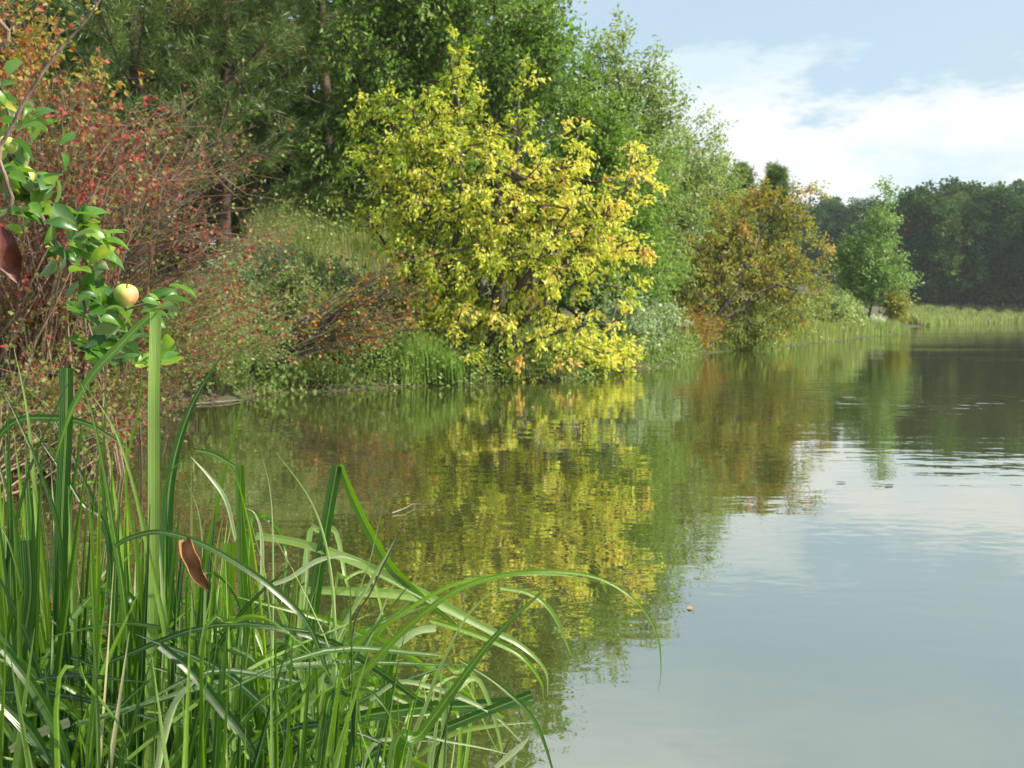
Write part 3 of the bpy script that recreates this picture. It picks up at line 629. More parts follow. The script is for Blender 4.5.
# ------------------------------------------------------------------ sedges in the foreground
m, t = new_mat('sedge_blade')
at = t.nodes.new('ShaderNodeAttribute'); at.attribute_name = 'tint'
ac = t.nodes.new('ShaderNodeAttribute'); ac.attribute_name = 'across'
base = ramp(t, at.outputs['Fac'], [(0, (0.014, 0.055, 0.018)), (0.32, (0.045, 0.125, 0.012)), (0.62, (0.15, 0.28, 0.016)), (0.82, (0.30, 0.40, 0.17)), (0.93, (0.46, 0.52, 0.34)), (1, (0.46, 0.40, 0.22))])  # pale stops before straw: glaucous green with whitish sun sheen put into the colour
# pale midrib and fine veins running along the blade
ab = M('ABSOLUTE', ac.outputs['Fac'], tree=t)
vein = M('MULTIPLY_ADD', M('SINE', M('MULTIPLY', ac.outputs['Fac'], 19.0, tree=t), tree=t), 0.12, 0.0, tree=t)
mid = t.nodes.new('ShaderNodeMapRange'); mid.inputs['From Min'].default_value = 0.20; mid.inputs['From Max'].default_value = 0.05; t.links.new(ab, mid.inputs['Value'])
mx0 = t.nodes.new('ShaderNodeMix'); mx0.data_type = 'RGBA'; mx0.inputs[7].default_value = (0.30, 0.42, 0.12, 1)
t.links.new(M('MULTIPLY', mid.outputs[0], 0.55, tree=t), mx0.inputs[0]); t.links.new(base, mx0.inputs[6])
g = t.nodes.new('ShaderNodeNewGeometry'); nn = t.nodes.new('ShaderNodeTexNoise'); nn.inputs['Scale'].default_value = 14; nn.inputs['Detail'].default_value = 4
t.links.new(g.outputs['Position'], nn.inputs['Vector'])
hs = t.nodes.new('ShaderNodeHueSaturation'); t.links.new(mx0.outputs[2], hs.inputs['Color'])
t.links.new(M('ADD', M('MULTIPLY_ADD', nn.outputs['Fac'], 0.7, 0.48, tree=t), vein, tree=t), hs.inputs['Value'])
p = t.nodes.new('ShaderNodeBsdfPrincipled'); p.inputs['Roughness'].default_value = 0.30; p.inputs['Specular IOR Level'].default_value = 0.85
t.links.new(hs.outputs[0], p.inputs['Base Color'])
tr = t.nodes.new('ShaderNodeBsdfTranslucent'); h2 = t.nodes.new('ShaderNodeHueSaturation'); h2.inputs['Value'].default_value = 2.3; h2.inputs['Saturation'].default_value = 1.1
t.links.new(hs.outputs[0], h2.inputs['Color']); t.links.new(h2.outputs[0], tr.inputs['Color'])
mx = t.nodes.new('ShaderNodeMixShader'); mx.inputs[0].default_value = 0.38; t.links.new(p.outputs[0], mx.inputs[1]); t.links.new(tr.outputs[0], mx.inputs[2])
bb = t.nodes.new('ShaderNodeBump'); bb.inputs['Strength'].default_value = 0.4; bb.inputs['Distance'].default_value = 0.0006
t.links.new(M('SINE', M('MULTIPLY', ac.outputs['Fac'], 26.0, tree=t), tree=t), bb.inputs['Height']); t.links.new(bb.outputs[0], p.inputs['Normal'])
o = t.nodes.new('ShaderNodeOutputMaterial'); t.links.new(mx.outputs[0], o.inputs[0])
M_sedge = m

def crom(P, n):
    P = np.array(P, float); P = np.vstack([2 * P[0] - P[1], P, 2 * P[-1] - P[-2]]); out = []
    k = len(P) - 3
    for s in range(k):
        p0, p1, p2, p3 = P[s:s + 4]
        for u in np.linspace(0, 1, n, endpoint=False):
            out.append(.5 * ((2 * p1) + (-p0 + p2) * u + (2 * p0 - 5 * p1 + 4 * p2 - p3) * u * u + (-p0 + 3 * p1 - 3 * p2 + p3) * u ** 3))
    out.append(P[-2]); return np.array(out)

def blade_arrays(Pts, width, yaw=0.0, fold=0.35, cut=False, twist=0.0, n=6, straight=False):
    """ribbon with a V-shaped section along a smooth line from root to tip"""
    P = np.array(Pts) if straight else crom(Pts, n)
    T = norm(np.gradient(P, axis=0)); k = len(P)
    s = np.concatenate([[0], np.cumsum(np.linalg.norm(np.diff(P, axis=0), axis=1))]); s /= s[-1]
    view = np.array([math.sin(yaw), -math.cos(yaw), 0.25])
    side = norm(np.cross(T, view)); Nn = np.cross(side, T)
    if twist:
        a = (twist * s)[:, None]; side, Nn = side * np.cos(a) + Nn * np.sin(a), Nn * np.cos(a) - side * np.sin(a)
    w = width * .5 * (0.75 + 0.25 * np.minimum(1, s / .35)) * (1 if cut else np.clip((1 - s) / .45, 0, 1) ** .7)
    w = np.maximum(w, width * .02)[:, None]
    cols = []
    for a in (-1, -.5, 0, .5, 1): cols.append(P + side * w * a * math.cos(fold) + Nn * w * abs(a) * math.sin(fold))
    V = np.stack(cols, 1).reshape(-1, 3); ac = np.tile([-1, -.5, 0, .5, 1], k)
    i = np.arange(k - 1)[:, None] * 5 + np.arange(4)[None]; i = i.ravel()
    return V, np.stack([i, i + 1, i + 6, i + 5], 1), ac

# the plants: where each one roots, and what singles it out
PL = {}
def sedge(key, px, Y, label):
    x = ray(px, 500, Y)[0]; loc = np.array([x, Y, max(gh(x, Y), -.03)])
    r = empty('sedge', loc); tag(r, label, 'sedge', 'sedges at the water edge'); PL[key] = (r, loc)
sedge('edge', 10, 1.35, 'sedge clump cut by the left edge of the view, with a long pale arching blade')
sedge('dark', 75, 1.40, 'sedge clump with two dark upright blades below the apple branch')
sedge('tall', 150, 1.25, 'sedge with the tallest bright green blade kinked over at its top')
sedge('broad', 182, 1.45, 'sedge with a broad dark blade beside the tallest blade, left of the dead leaf')
sedge('stripe', 258, 1.30, 'sedge with pale striped blades bent over at the top, right of the dead leaf')
sedge('fan', 320, 1.45, 'sedge fanning out over the water, with one broken-over blade')
sedge('arch', 352, 1.20, 'sedge with the longest blade arching far right over open water')
sedge('low', 60, 1.10, 'low dense sedge nearest the viewer in the bottom left corner')

def blade(key, pts, wpx, Y, tint=0.5, yaw=0.0, cut=False, fold=0.35, root=True, twist=0.0, dY=0.0, name='blade'):
    r, loc = PL[key]; k = len(pts)
    W3 = [ray(a, b, Y + dY * i / max(1, k - 1)) for i, (a, b) in enumerate(pts)]
    if root:
        q = W3[0]; rt = np.array([loc[0] * .35 + q[0] * .65 + RNG.normal() * .02, loc[1] + RNG.normal() * .04, loc[2]])
        midp = q * .55 + rt * .45; midp[0] = q[0] * .7 + rt[0] * .3
        W3 = [rt, midp] + W3
    V, Q, ac = blade_arrays(W3, wpx * 1.1 * Y / F, yaw, fold, cut, twist)
    mesh(name, V, Q, M_sedge, r, tint=np.full(len(Q), tint), ptint=ac, smooth=True)

B = blade
# the tall kinked blade
B('tall', [(149, 740), (153, 620), (154, 480), (154, 400), (156, 312)], 11, 1.25, .70, cut=True, yaw=.25)
B('tall', [(157, 311), (138, 327), (116, 350), (92, 376), (70, 415), (52, 470)], 11, 1.25, .42, root=False, yaw=-.6, fold=.2)
B('tall', [(128, 740), (126, 620), (112, 520), (100, 450), (88, 400), (74, 372)], 11, 1.22, .34, yaw=.3)
B('tall', [(176, 760), (168, 650), (150, 560), (132, 480), (112, 425), (85, 385)], 9, 1.20, .66, yaw=.2)
B('tall', [(140, 760), (140, 640), (138, 560), (126, 480), (140, 400), (142, 355)], 7, 1.3, .55)
B('broad', [(170, 740), (168, 620), (166, 540), (172, 470), (192, 405), (224, 352)], 21, 1.45, .12, yaw=.35)
B('broad', [(188, 740), (196, 620), (210, 540), (225, 470), (238, 420), (250, 366)], 9, 1.45, .45)
B('broad', [(196, 740), (194, 640), (192, 540), (191, 465)], 8, 1.35, .72)
B('broad', [(150, 640), (158, 520), (168, 478), (180, 462), (196, 450)], 7, 1.4, .38, root=True)
B('broad', [(196, 450), (215, 455), (243, 471)], 5, 1.4, .30, root=False)
B('broad', [(205, 740), (205, 600), (200, 520), (186, 480)], 6, 1.35, .8)
B('dark', [(58, 740), (60, 620), (62, 520), (66, 430), (67, 368)], 13, 1.38, .15, cut=True, yaw=.2)
B('dark', [(70, 740), (66, 620), (66, 540), (78, 460), (84, 400)], 13, 1.42, .28, yaw=-.3)
B('dark', [(88, 750), (96, 640), (110, 560), (104, 500), (104, 430), (107, 370)], 8, 1.45, .30)
B('dark', [(48, 750), (46, 640), (40, 560), (34, 480), (27, 410), (14, 348)], 9, 1.36, .72, yaw=.4)
B('dark', [(110, 560), (80, 500), (40, 440), (5, 400)], 8, 1.4, .10)
B('dark', [(118, 600), (100, 520), (70, 450), (45, 405), (20, 385)], 8, 1.45, .14)
B('edge', [(20, 760), (60, 640), (60, 540), (40, 470), (18, 420), (-6, 372)], 10, 1.3, .20)
B('edge', [(-10, 640), (8, 560), (30, 470), (60, 400), (80, 360)], 7, 1.35, .18)
B('edge', [(0, 740), (6, 640), (20, 580), (10, 500), (-10, 440)], 12, 1.25, .3)
B('edge', [(-20, 470), (10, 425), (50, 418), (90, 425), (130, 450)], 7, 1.4, .2, root=False)
B('edge', [(10, 760), (16, 680), (30, 600), (28, 540)], 16, 1.2, .12, cut=True)
B('stripe', [(246, 760), (246, 640), (242, 560), (241, 500), (240, 465)], 9, 1.28, .35, cut=True)
B('stripe', [(270, 760), (266, 660), (258, 580), (248, 520), (236, 478), (222, 458)], 9, 1.25, .62, yaw=-.6)
B('stripe', [(262, 760), (256, 660), (250, 580), (244, 520), (238, 480), (226, 462), (205, 462)], 8, 1.27, .40, yaw=-.5)
B('stripe', [(274, 760), (272, 650), (266, 580), (256, 540), (249, 515)], 7, 1.24, .74, yaw=-.5)
B('stripe', [(272, 720), (273, 620), (273, 540), (270, 490), (261, 452)], 5.5, 1.3, .86, yaw=-.4)
B('stripe', [(228, 740), (226, 660), (228, 600), (230, 543)], 12, 1.35, .5, cut=True)
B('stripe', [(236, 540), (226, 500), (208, 475), (190, 456)], 4, 1.3, .9, root=False)
B('stripe', [(262, 600), (262, 540), (256, 515), (246, 508)], 4, 1.3, .88, root=False)
B('stripe', [(115, 546), (130, 538), (158, 532), (195, 541), (235, 562), (275, 590), (308, 625), (330, 680), (350, 745)], 6, 1.15, .22, root=False, fold=.2)
B('fan', [(338, 750), (336, 680), (334, 600), (325, 540), (308, 496), (276, 452)], 8.5, 1.3, .80, yaw=-.5)
B('fan', [(296, 740), (302, 680), (312, 620), (324, 540), (337, 466)], 11, 1.4, .16, cut=True)
B('fan', [(340, 464), (352, 495), (370, 532), (392, 568), (425, 600), (452, 622), (470, 640)], 10, 1.4, .45, root=False, yaw=-.4)
B('fan', [(300, 750), (318, 690), (342, 630), (366, 590), (384, 560), (402, 528)], 13, 1.3, .82, yaw=-.5, fold=.3)
B('fan', [(318, 745), (340, 690), (364, 650), (378, 620), (395, 580)], 10, 1.25, .85, yaw=-.3)
B('fan', [(256, 536), (290, 541), (330, 552), (380, 572), (430, 598), (480, 625), (520, 645), (545, 670), (548, 696)], 9, 1.4, .7, root=False, fold=.2)
B('fan', [(268, 586), (290, 578), (315, 562), (340, 556), (362, 562)], 5, 1.35, .9, root=False)
B('fan', [(330, 700), (350, 620), (370, 560), (376, 535), (384, 500)], 4, 1.35, .8)
B('fan', [(268, 745), (282, 690), (300, 640), (312, 600), (318, 582)], 7, 1.28, .75)
B('fan', [(340, 762), (380, 740), (385, 690), (390, 660), (395, 648)], 11, 1.4, .30, cut=True)
B('fan', [(392, 650), (415, 632), (436, 628)], 7, 1.4, .85, root=False, cut=True)
B('fan', [(300, 590), (360, 592), (420, 598), (470, 622), (500, 640)], 9, 1.5, .72, root=False)
B('fan', [(330, 745), (350, 720), (420, 708), (470, 706), (532, 700)], 12, 1.35, .22, cut=True)
B('fan', [(300, 720), (330, 706), (400, 714), (460, 712)], 6, 1.4, .92, root=False)
B('arch', [(334, 760), (346, 700), (380, 655), (420, 616), (468, 585), (530, 572), (590, 576), (632, 598), (656, 632), (661, 668), (658, 692)], 9, 1.15, .55, yaw=.0, fold=.25)
B('arch', [(300, 720), (345, 655), (400, 615), (450, 586), (500, 576), (560, 575), (600, 582)], 8, 1.3, .62, fold=.2)
B('arch', [(392, 768), (420, 735), (452, 692), (490, 642), (525, 607), (552, 584)], 19, 1.15, .40, yaw=.3, fold=.3)
B('arch', [(405, 790), (428, 700), (448, 650), (472, 610), (505, 582)], 8, 1.2, .76)
B('arch', [(430, 800), (434, 745), (440, 700), (442, 660)], 10, 1.2, .8)
B('arch', [(340, 745), (346, 680), (350, 620), (352, 590)], 11, 1.2, .5)
B('arch', [(356, 790), (400, 745), (440, 730), (490, 710), (532, 694)], 9, 1.25, .2, cut=True)
B('arch', [(500, 588), (530, 594), (552, 612), (566, 642), (572, 658)], 4.5, 1.25, .68, root=False)
B('arch', [(370, 700), (400, 682), (440, 690), (490, 712), (524, 745)], 5, 1.25, .84, root=False)
B('arch', [(460, 660), (500, 686), (534, 720), (552, 768), (556, 800)], 4, 1.2, .35, root=False)
B('arch', [(360, 780), (410, 738), (450, 742), (500, 752), (524, 762)], 7, 1.2, .9)
B('arch', [(430, 620), (480, 636), (520, 655), (540, 680), (544, 700)], 6, 1.35, .6, root=False)
B('arch', [(495, 768), (510, 755), (525, 742), (530, 735)], 6, 1.2, .9, root=False)
B('arch', [(400, 770), (450, 735), (500, 725), (535, 722)], 5, 1.3, .7, root=False)
B('low', [(0, 700), (30, 730), (55, 770)], 14, 1.0, .16, root=False)
B('low', [(4, 648), (36, 690), (62, 740), (74, 790)], 12, 1.02, .24, root=False)
B('low', [(155, 790), (165, 740), (178, 700), (205, 672)], 11, 1.05, .88, root=False, yaw=-.6)
B('low', [(10, 750), (35, 735), (70, 722)], 9, 1.1, .95, root=False, cut=True)
B('low', [(120, 790), (130, 740), (142, 690), (155, 650)], 12, 1.0, .2)
B('low', [(160, 645), (190, 670), (220, 706), (250, 745), (262, 790)], 10, 1.0, .12, root=False)
B('low', [(20, 640), (22, 590), (8, 540), (-8, 515)], 12, 1.1, .42, root=True)
B('low', [(90, 790), (95, 700), (98, 600), (107, 530)], 13, 1.05, .36)
B('low', [(190, 790), (215, 740), (200, 660), (212, 590)], 8, 1.15, .72)
B('low', [(320, 800), (330, 745), (338, 690), (345, 640)], 16, 1.05, .62)
B('low', [(230, 790), (258, 742), (300, 696), (345, 650)], 12, 1.05, .3)

for k, (bx, tx, ty, w, tn) in enumerate([(20, 4, 392, 13, .2), (35, 44, 436, 14, .3), (52, 30, 470, 12, .62), (84, 100, 452, 13, .2), (98, 88, 488, 14, .5), (112, 122, 470, 12, .16), (128, 108, 520, 13, .68),
                                        (165, 182, 500, 13, .28), (205, 222, 520, 12, .6), (220, 206, 560, 14, .2), (235, 250, 590, 13, .7), (285, 300, 560, 11, .3), (6, -8, 470, 14, .55), (70, 58, 540, 15, .12), (145, 152, 575, 14, .3), (185, 172, 610, 15, .72), (305, 330, 610, 13, .66)]):
    key = 'edge' if bx < 40 else 'dark' if bx < 105 else 'tall' if bx < 160 else 'broad' if bx < 215 else 'stripe' if bx < 280 else 'fan'
    B(key, [(bx - 2, 770), (bx, 690), (bx * .7 + tx * .3, ty * .45 + 690 * .55), (bx * .35 + tx * .65, ty * .8 + 690 * .2), (tx, ty)], w, 1.22 + .05 * (k % 4), tn, yaw=((k * 37) % 11 - 5) * .13, fold=.45)
# the smaller blades filling each clump
def fill(key, n, pxr, pyr, Yr, wr=(9, 18), lean=26, tintm=.34, arcp=.07, short=False):
    r, loc = PL[key]; VV = []; QQ = []; AA = []; TT = []; off = 0
    for k in range(n):
        Y = RNG.uniform(*Yr); a = RNG.uniform(*pxr); topy = pyr[0] + (pyr[1] - pyr[0]) * RNG.random() ** 1.0
        tip = ray(a + RNG.normal() * lean, topy, Y + RNG.normal() * .08); bx = ray(a, 500, Y)
        rt = np.array([bx[0] * .8 + loc[0] * .2 + RNG.normal() * .02, Y, max(gh(bx[0], Y), -.04)])
        mid_ = rt * .4 + tip * .6; mid_[0] = rt[0] * .65 + tip[0] * .35 + RNG.normal() * .015; q = rt * .72 + tip * .28; q[0] = rt[0] * .85 + tip[0] * .15
        pts = [rt, q, mid_, tip]
        if RNG.random() < arcp and topy > 500:
            sg = 1 if RNG.random() < .65 else -1; dx = RNG.uniform(.02, .06) * sg
            pts += [tip + np.array([dx * .5, RNG.normal() * .01, .035]), tip + np.array([dx * 1.2, RNG.normal() * .02, .035]), tip + np.array([dx * 1.9, RNG.normal() * .03, -RNG.uniform(0, .04)]), tip + np.array([dx * 2.3, RNG.normal() * .03, -RNG.uniform(.05, .12)])]
        V, Q, ac = blade_arrays(pts, RNG.uniform(*wr) * Y / F, RNG.normal() * .8, RNG.uniform(.2, .6), False, RNG.normal() * .5, n=4)
        VV.append(V); QQ.append(Q + off); off += len(V); AA.append(ac); tn = tintm + RNG.normal() * .28
        dry = RNG.random(); tn = .98 if dry < .03 else .86 if dry < .09 else min(tn, .72)  # a few blades straw-dry, a few more in the pale painted-sheen tint
        TT.append(np.full(len(Q), np.clip(tn, 0, 1)))
    mesh('foliage', np.concatenate(VV), np.concatenate(QQ), M_sedge, r, tint=np.concatenate(TT), ptint=np.concatenate(AA), smooth=True)
fill('edge', 50, (-60, 60), (400, 640), (1.25, 1.7))
fill('dark', 55, (20, 130), (430, 640), (1.3, 1.8))
fill('tall', 41, (100, 190), (480, 660), (1.2, 1.6))
fill('broad', 36, (150, 225), (480, 680), (1.3, 1.7))
fill('stripe', 46, (200, 300), (540, 700), (1.2, 1.6), lean=30)
fill('fan', 46, (270, 380), (590, 740), (1.2, 1.7), lean=50, wr=(6, 12))
fill('arch', 31, (320, 440), (640, 770), (1.1, 1.5), lean=60, wr=(6, 12), tintm=.5)
fill('low', 102, (-40, 330), (600, 760), (.95, 1.25), lean=50)
# short criss-crossing growth low down in the clumps
def thatch():
    VV = []; QQ = []; AA = []; TT = []; off = 0
    r, loc = PL['low']
    for k in range(520):
        Y = RNG.uniform(1.1, 1.9); a = RNG.uniform(-60, 380); c = ray(a, RNG.uniform(640, 900), Y); th = RNG.uniform(0, 3.14); ln = RNG.uniform(.08, .22)
        dv = np.array([math.cos(th), RNG.normal() * .4, abs(math.sin(th))]) * ln
        V, Q, ac = blade_arrays([c - dv, c + np.array([0, 0, .02]), c + dv + np.array([0, 0, -.02])], RNG.uniform(3, 9) * Y / F, RNG.normal(), .3, False, 0, n=4)
        VV.append(V); QQ.append(Q + off); off += len(V); AA.append(ac); TT.append(np.full(len(Q), np.clip(.28 + .22 * RNG.normal(), 0, .75)))
    mesh('undergrowth', np.concatenate(VV), np.concatenate(QQ), M_sedge, r, tint=np.concatenate(TT), ptint=np.concatenate(AA), smooth=True)
thatch()

# ------------------------------------------------------------------ apple branch
def simple(name, c, rough=.5, spec=.4):
    m, t = new_mat(name); g = t.nodes.new('ShaderNodeNewGeometry'); nn = t.nodes.new('ShaderNodeTexNoise'); nn.inputs['Scale'].default_value = 60; nn.inputs['Detail'].default_value = 5
    t.links.new(g.outputs['Position'], nn.inputs['Vector'])
    col = ramp(t, nn.outputs['Fac'], [(.3, tuple(x * .6 for x in c)), (.7, tuple(min(1, x * 1.3) for x in c))])
    p = t.nodes.new('ShaderNodeBsdfPrincipled'); p.inputs['Roughness'].default_value = rough; p.inputs['Specular IOR Level'].default_value = spec
    t.links.new(col, p.inputs['Base Color']); b = t.nodes.new('ShaderNodeBump'); b.inputs['Distance'].default_value = .002; t.links.new(nn.outputs['Fac'], b.inputs['Height']); t.links.new(b.outputs[0], p.inputs['Normal'])
    o = t.nodes.new('ShaderNodeOutputMaterial'); t.links.new(p.outputs[0], o.inputs[0]); return m

YA = 1.9
ab = np.array([-2.3, 1.7, gh(-2.3, 1.7)])
apple = empty('apple_tree', ab); tag(apple, 'apple tree branch with glossy green leaves reaching in from the left edge', 'apple tree')
tub = Tubes(7)
tub.line(crom([ab, ab + [0.05, 0, .7], ab + [.2, .1, 1.4], ab + [.45, .15, 2.0]], 5), .06, .03)
J = ab + np.array([.2, .1, 1.4]); J2 = ab + np.array([.45, .15, 2.0])
main = crom([J, ray(-60, 130, YA), ray(2, 172, YA), ray(28, 192, YA), ray(50, 235, YA), ray(72, 268, YA), ray(92, 300, YA), ray(104, 335, YA)], 6); tub.line(main, .0075, .0022)
thin = crom([J, ray(-60, 220, YA - .1), ray(0, 146, YA - .1), ray(28, 95, YA - .1), ray(58, 52, YA - .1), ray(88, 18, YA - .1), ray(112, -20, YA - .1)], 6); tub.line(thin, .0045, .0012)
tub2 = crom([J2, ray(-40, -10, YA), ray(-10, 60, YA), ray(10, 120, YA), ray(6, 155, YA)], 6); tub.line(tub2, .005, .0015)
side = crom([ray(92, 300, YA), ray(118, 310, YA), ray(140, 305, YA), ray(160, 300, YA)], 5); tub.line(side, .003, .0015)
s2 = crom([ray(80, 282, YA), ray(90, 330, YA), ray(105, 365, YA)], 5); tub.line(s2, .003, .0015)
s3 = crom([ray(50, 235, YA), ray(70, 225, YA), ray(95, 225, YA)], 5); tub.line(s3, .003, .0015)
tub.build('branch', bark_mat('apple_bark', (.09, .06, .045), (.22, .15, .12), 40), apple)

# an apple leaf: pointed oval, folded along the midrib, with a curl
def apple_leaves():
    spots = []
    def cl(px, py, n, sx, sy): 
        for _ in range(int(n * 1.8)): spots.append((px + RNG.normal() * sx, py + RNG.normal() * sy))
    cl(12, 100, 9, 12, 12); cl(25, 125, 7, 14, 8); cl(15, 165, 12, 16, 12); cl(30, 180, 9, 18, 10); cl(18, 205, 10, 14, 14); cl(45, 210, 8, 14, 10)
    cl(75, 220, 8, 12, 6); cl(92, 235, 9, 14, 8); cl(100, 252, 7, 12, 8); cl(60, 262, 7, 14, 8); cl(95, 285, 8, 10, 8); cl(110, 310, 8, 14, 7); cl(158, 303, 7, 9, 8); cl(110, 335, 10, 16, 10); cl(125, 350, 8, 16, 8); cl(165, 350, 5, 10, 9); cl(100, 355, 6, 8, 10); cl(80, 305, 3, 8, 5)
    k = 7; VV = []; QQ = []; TT = []; off = 0
    for (px, py) in spots:
        Y = YA + RNG.normal() * .06; c = ray(px, py, Y); L_ = RNG.uniform(.028, .060); wd = L_ * RNG.uniform(.25, .33)
        D = norm(np.array([RNG.normal() * .8 + .35, RNG.normal() * .5, RNG.normal() * .5 - .2])); Nn = norm(np.array([RNG.normal() * .6 + .2, -.3 + RNG.normal() * .5, .8]))
        S_ = norm(np.cross(D, Nn)); Nn = np.cross(S_, D); curl = RNG.uniform(-.9, .2); fo = RNG.uniform(.1, .6)
        us = np.linspace(0, 1, k + 1); prof = np.sin(math.pi * us ** .85) ** .8 * (1 - .15 * us); rows = []
        for u, w in zip(us, prof):
            cc = c + D * L_ * (u - .5) + Nn * L_ * curl * (u - .3) ** 2
            for a in (-1, 0, 1): rows.append(cc + S_ * wd * w * a * math.cos(fo) + Nn * wd * w * abs(a) * math.sin(fo))
        V = np.array(rows); i = (np.arange(k)[:, None] * 3 + np.arange(2)[None]).ravel()
        VV.append(V); QQ.append(np.stack([i, i + 1, i + 4, i + 3], 1) + off); off += len(V); TT.append(np.full(2 * k, np.clip(.5 + .22 * RNG.normal(), 0, .98)))
    mesh('leaves', np.concatenate(VV), np.concatenate(QQ), M_apple_leaf, apple, tint=np.concatenate(TT), smooth=True)
apple_leaves()
# the maroon hanging leaf at the left edge
def hang_leaf(name, pts, wpx, Y, mat, parent=None, label=None, cat=None, fold=.6, curlx=0.0):
    P = crom([ray(a, b, Y + c) for a, b, c in pts], 6); T = norm(np.gradient(P, axis=0)); s = np.linspace(0, 1, len(P))
    side = norm(np.cross(T, np.array([.25, -1, .1]))); Nn = np.cross(side, T)
    w = (wpx * Y / F * .5 * np.sin(math.pi * np.clip(s, .02, .99) ** .8) ** .75)[:, None]; cols = []
    for a in np.linspace(-1, 1, 7):
        ang = a * fold * 1.6
        cols.append(P + side * w * math.sin(ang) / max(.3, fold * 1.2) + Nn * w * (1 - math.cos(ang)) * 1.4 + Nn * w * .08 * math.sin(a * 9) + side * w * .07 * np.sin(s * 22)[:, None])
    V = np.stack(cols, 1).reshape(-1, 3); i = (np.arange(len(P) - 1)[:, None] * 7 + np.arange(6)[None]).ravel()
    o = mesh(name, V, np.stack([i, i + 1, i + 8, i + 7], 1), mat, parent, smooth=True, origin=None if parent else P[0])
    if label: tag(o, label, cat)
    return o
M_maroon = simple('maroon_leaf', (.10, .022, .012)); M_dead = simple('dead_leaf', (.30, .16, .075), .7)
hl = hang_leaf('leaf', [(0, 228, 0), (6, 248, -.01), (12, 266, 0), (18, 283, 0)], 22, 1.7, M_maroon, apple); hl['label'] = 'dark maroon drooping leaf'
hang_leaf('dead_leaf', [(186, 541, 0), (190, 553, -.01), (198, 572, -.01), (209, 590, 0)], 20, 1.13, M_dead, None, 'curled brown dead leaf caught among the sedge blades', 'dead leaf', fold=1.15)

# apples
m, t = new_mat('apple_skin')
tc = t.nodes.new('ShaderNodeTexCoord'); sp = t.nodes.new('ShaderNodeSeparateXYZ'); t.links.new(tc.outputs['Object'], sp.inputs[0])
nn = t.nodes.new('ShaderNodeTexNoise'); nn.inputs['Scale'].default_value = 60; nn.inputs['Detail'].default_value = 6; t.links.new(tc.outputs['Object'], nn.inputs['Vector'])
f = M('ADD', M('MULTIPLY', sp.outputs['X'], 22.0, tree=t), M('MULTIPLY', M('SUBTRACT', nn.outputs['Fac'], .5, tree=t), .6, tree=t), tree=t)
col = ramp(t, M('ADD', f, .35, tree=t), [(.25, (.30, .40, .08)), (.55, (.55, .42, .14)), (.9, (.62, .16, .10))])
p = t.nodes.new('ShaderNodeBsdfPrincipled'); p.inputs['Roughness'].default_value = .35; t.links.new(col, p.inputs['Base Color'])
o = t.nodes.new('ShaderNodeOutputMaterial'); t.links.new(p.outputs[0], o.inputs[0]); M_apple = m
def apple_fruit(px, py, dpx, Y, label, tilt):
    c = ray(px, py, Y); R = dpx * Y / F * .5; root = empty('apple', c); root.rotation_euler = tilt; tag(root, label, 'apple', 'apples on the branch')
    V = []; n = 22; k = 28
    for i in range(n + 1):
        th = math.pi * i / n; rr = R * (math.sin(th) ** .92) * (1 + .06 * math.cos(th)); z = R * .92 * math.cos(th)
        z -= .38 * R * math.exp(-(math.sin(th) / .28) ** 2) * (1 if th < 1.57 else -.6)
        for j in range(k):
            a = 2 * math.pi * j / k; q = 1 + .015 * math.cos(5 * a) * (1 - math.cos(th)) / 2; V.append((rr * q * math.cos(a), rr * q * math.sin(a), z))
    Q = [(i * k + j, i * k + (j + 1) % k, (i + 1) * k + (j + 1) % k, (i + 1) * k + j) for i in range(n) for j in range(k)]
    mesh('flesh', np.array(V), Q, M_apple, root, smooth=True, origin=(0, 0, 0))
    tb = Tubes(6); tb.line([np.array([0, 0, R * .5]), np.array([.05 * R, 0, R * 1.0]), np.array([.25 * R, 0, R * 1.5])], .0012, .0012); tb.build('stalk', B_twig, root, origin=(0, 0, 0))
    tb = Tubes(3)
    for j in range(5):
        a = j * 1.2566; tb.seg(np.array([0, 0, -R * .66]), np.array([math.cos(a) * R * .16, math.sin(a) * R * .16, -R * .86]), .0012, .0004)
    tb.build('calyx', B_dark, root, origin=(0, 0, 0))
apple_fruit(126, 295, 24, YA - .06, 'yellow-green apple with a red cheek at the end of the branch', (rad(20), rad(12), 0))
apple_fruit(8, 145, 19, YA - .05, 'small green apple half hidden by leaves at the left edge', (rad(15), rad(-14), rad(150)))

# ------------------------------------------------------------------ small things on and by the water
def floating_leaf(px, py, L_, label, mat):
    Y = CH * F / (py - 317); x = ray(px, py, Y)[0]; a = RNG.random() * 6.28
    us = np.linspace(0, 1, 6); rows = []
    for u in us:
        w = L_ * .3 * math.sin(math.pi * min(max(u, .03), .97))
        for b in (-1, 0, 1):
            lx = (u - .5) * L_; ly = b * w; rows.append((x + lx * math.cos(a) - ly * math.sin(a), Y + lx * math.sin(a) + ly * math.cos(a), .004 + .25 * L_ * (u - .4) ** 2 + .15 * abs(b) * w))
    i = (np.arange(5)[:, None] * 3 + np.arange(2)[None]).ravel()
    tag(mesh('floating_leaf', rows, np.stack([i, i + 1, i + 4, i + 3], 1), mat, smooth=True, origin=(x, Y, 0)), label, 'leaf', 'leaves afloat on the lake')
floating_leaf(690, 613, .045, 'brown fallen leaf afloat on the water right of the sedges, nearest the viewer', M_dead)
floating_leaf(889, 487, .10, 'dark leaf afloat on the bright water below the lone tree', M_maroon)
floating_leaf(841, 484, .09, 'smaller dark leaf afloat left of the other one below the lone tree', M_maroon)
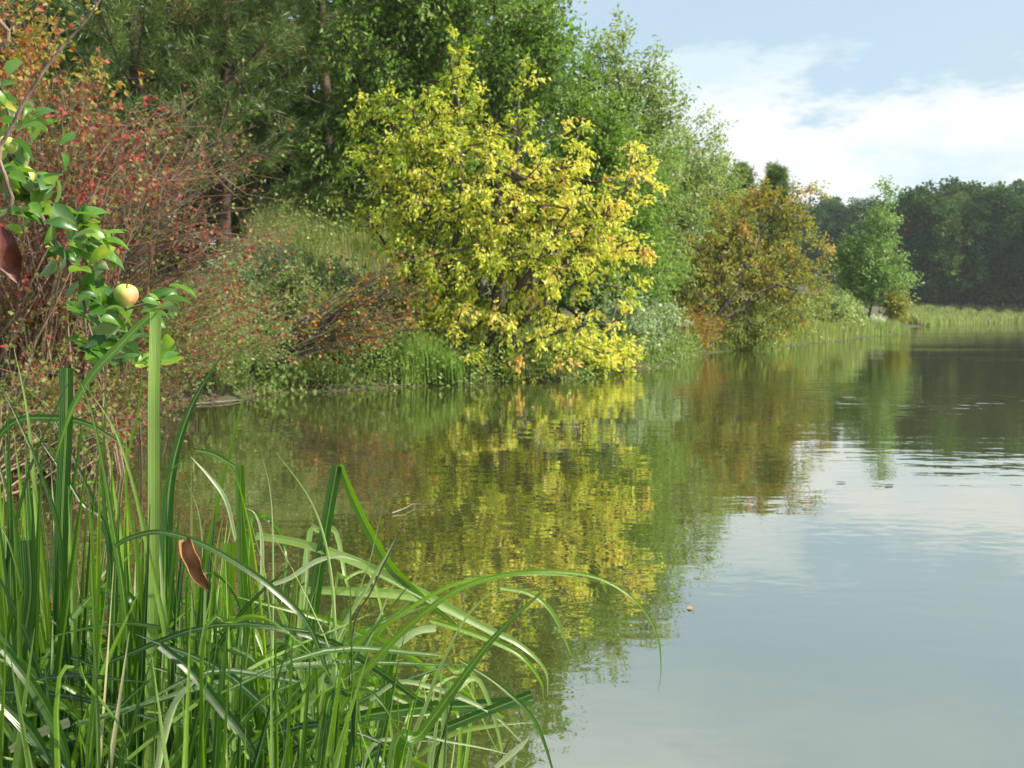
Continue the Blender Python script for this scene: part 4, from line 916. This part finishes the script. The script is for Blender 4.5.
#floating_leaf(1015, 643, .04, 'pale leaf afloat by the right edge of the view', simple('pale_leaf', (.6, .6, .55)))
def floating_stick(pts, r, label, name='floating_twig', mat=None):
    P = []
    for (px, py, dz) in pts:
        Y = CH * F / (py - 317); q = ray(px, py, Y); q[2] = dz; P.append(q)
    tb = Tubes(6); tb.line(crom(P, 4), r, r * .5); V, Q = tb.arrays()
    tag(mesh(name, V, Q, mat or B_grey, smooth=True, origin=P[0]), label, 'twig')
floating_stick([(392, 516, .01), (404, 513, .02), (414, 508, .02), (426, 508, .01)], .004, 'small pale twig afloat beyond the sedges')
floating_stick([(196, 405, .02), (215, 404, .03), (243, 401, .02)], .009, 'pale bare stick lying at the left waterline')
# two dry stalks standing in the sedges
for nm, pts, lb in [('dry_stalk', [(350, 800), (352, 640), (372, 590), (392, 548), (404, 524)], 'thin dark dry stalk slanting up between the right-hand sedge blades'),
                    ('dry_stalk', [(500, 830), (500, 768), (507, 745), (511, 738)], 'short dark dry stalk at the bottom edge under the arching blades')]:
    P = [ray(a, b, 1.25) for a, b in pts]; bt = P[0].copy(); bt[2] = 0.0; P = [bt] + P
    tb = Tubes(5); tb.line(crom(P, 5), .0016, .0007); V, Q = tb.arrays(); tag(mesh(nm, V, Q, B_dark, smooth=True, origin=bt), lb, 'dry stalk')

# ------------------------------------------------------------------ haze
HAZE = 0.00016
if HAZE:
    m, t = new_mat('haze_air'); v = t.nodes.new('ShaderNodeVolumePrincipled'); v.inputs['Density'].default_value = HAZE; v.inputs['Color'].default_value = (.85, .93, 1.0, 1); v.inputs['Anisotropy'].default_value = 0.0
    o = t.nodes.new('ShaderNodeOutputMaterial'); t.links.new(v.outputs[0], o.inputs['Volume'])
    x0, x1, y0, y1, z0, z1 = -700, 710, -65, 725, -2.2, 62
    Vx = [(x0, y0, z0), (x1, y0, z0), (x1, y1, z0), (x0, y1, z0), (x0, y0, z1), (x1, y0, z1), (x1, y1, z1), (x0, y1, z1)]
    Fx = [(0, 3, 2, 1), (4, 5, 6, 7), (0, 1, 5, 4), (1, 2, 6, 5), (2, 3, 7, 6), (3, 0, 4, 7)]
    hz = tag(mesh('haze', Vx, Fx, m), 'thin bluish air over the lake', 'haze', kind='stuff')
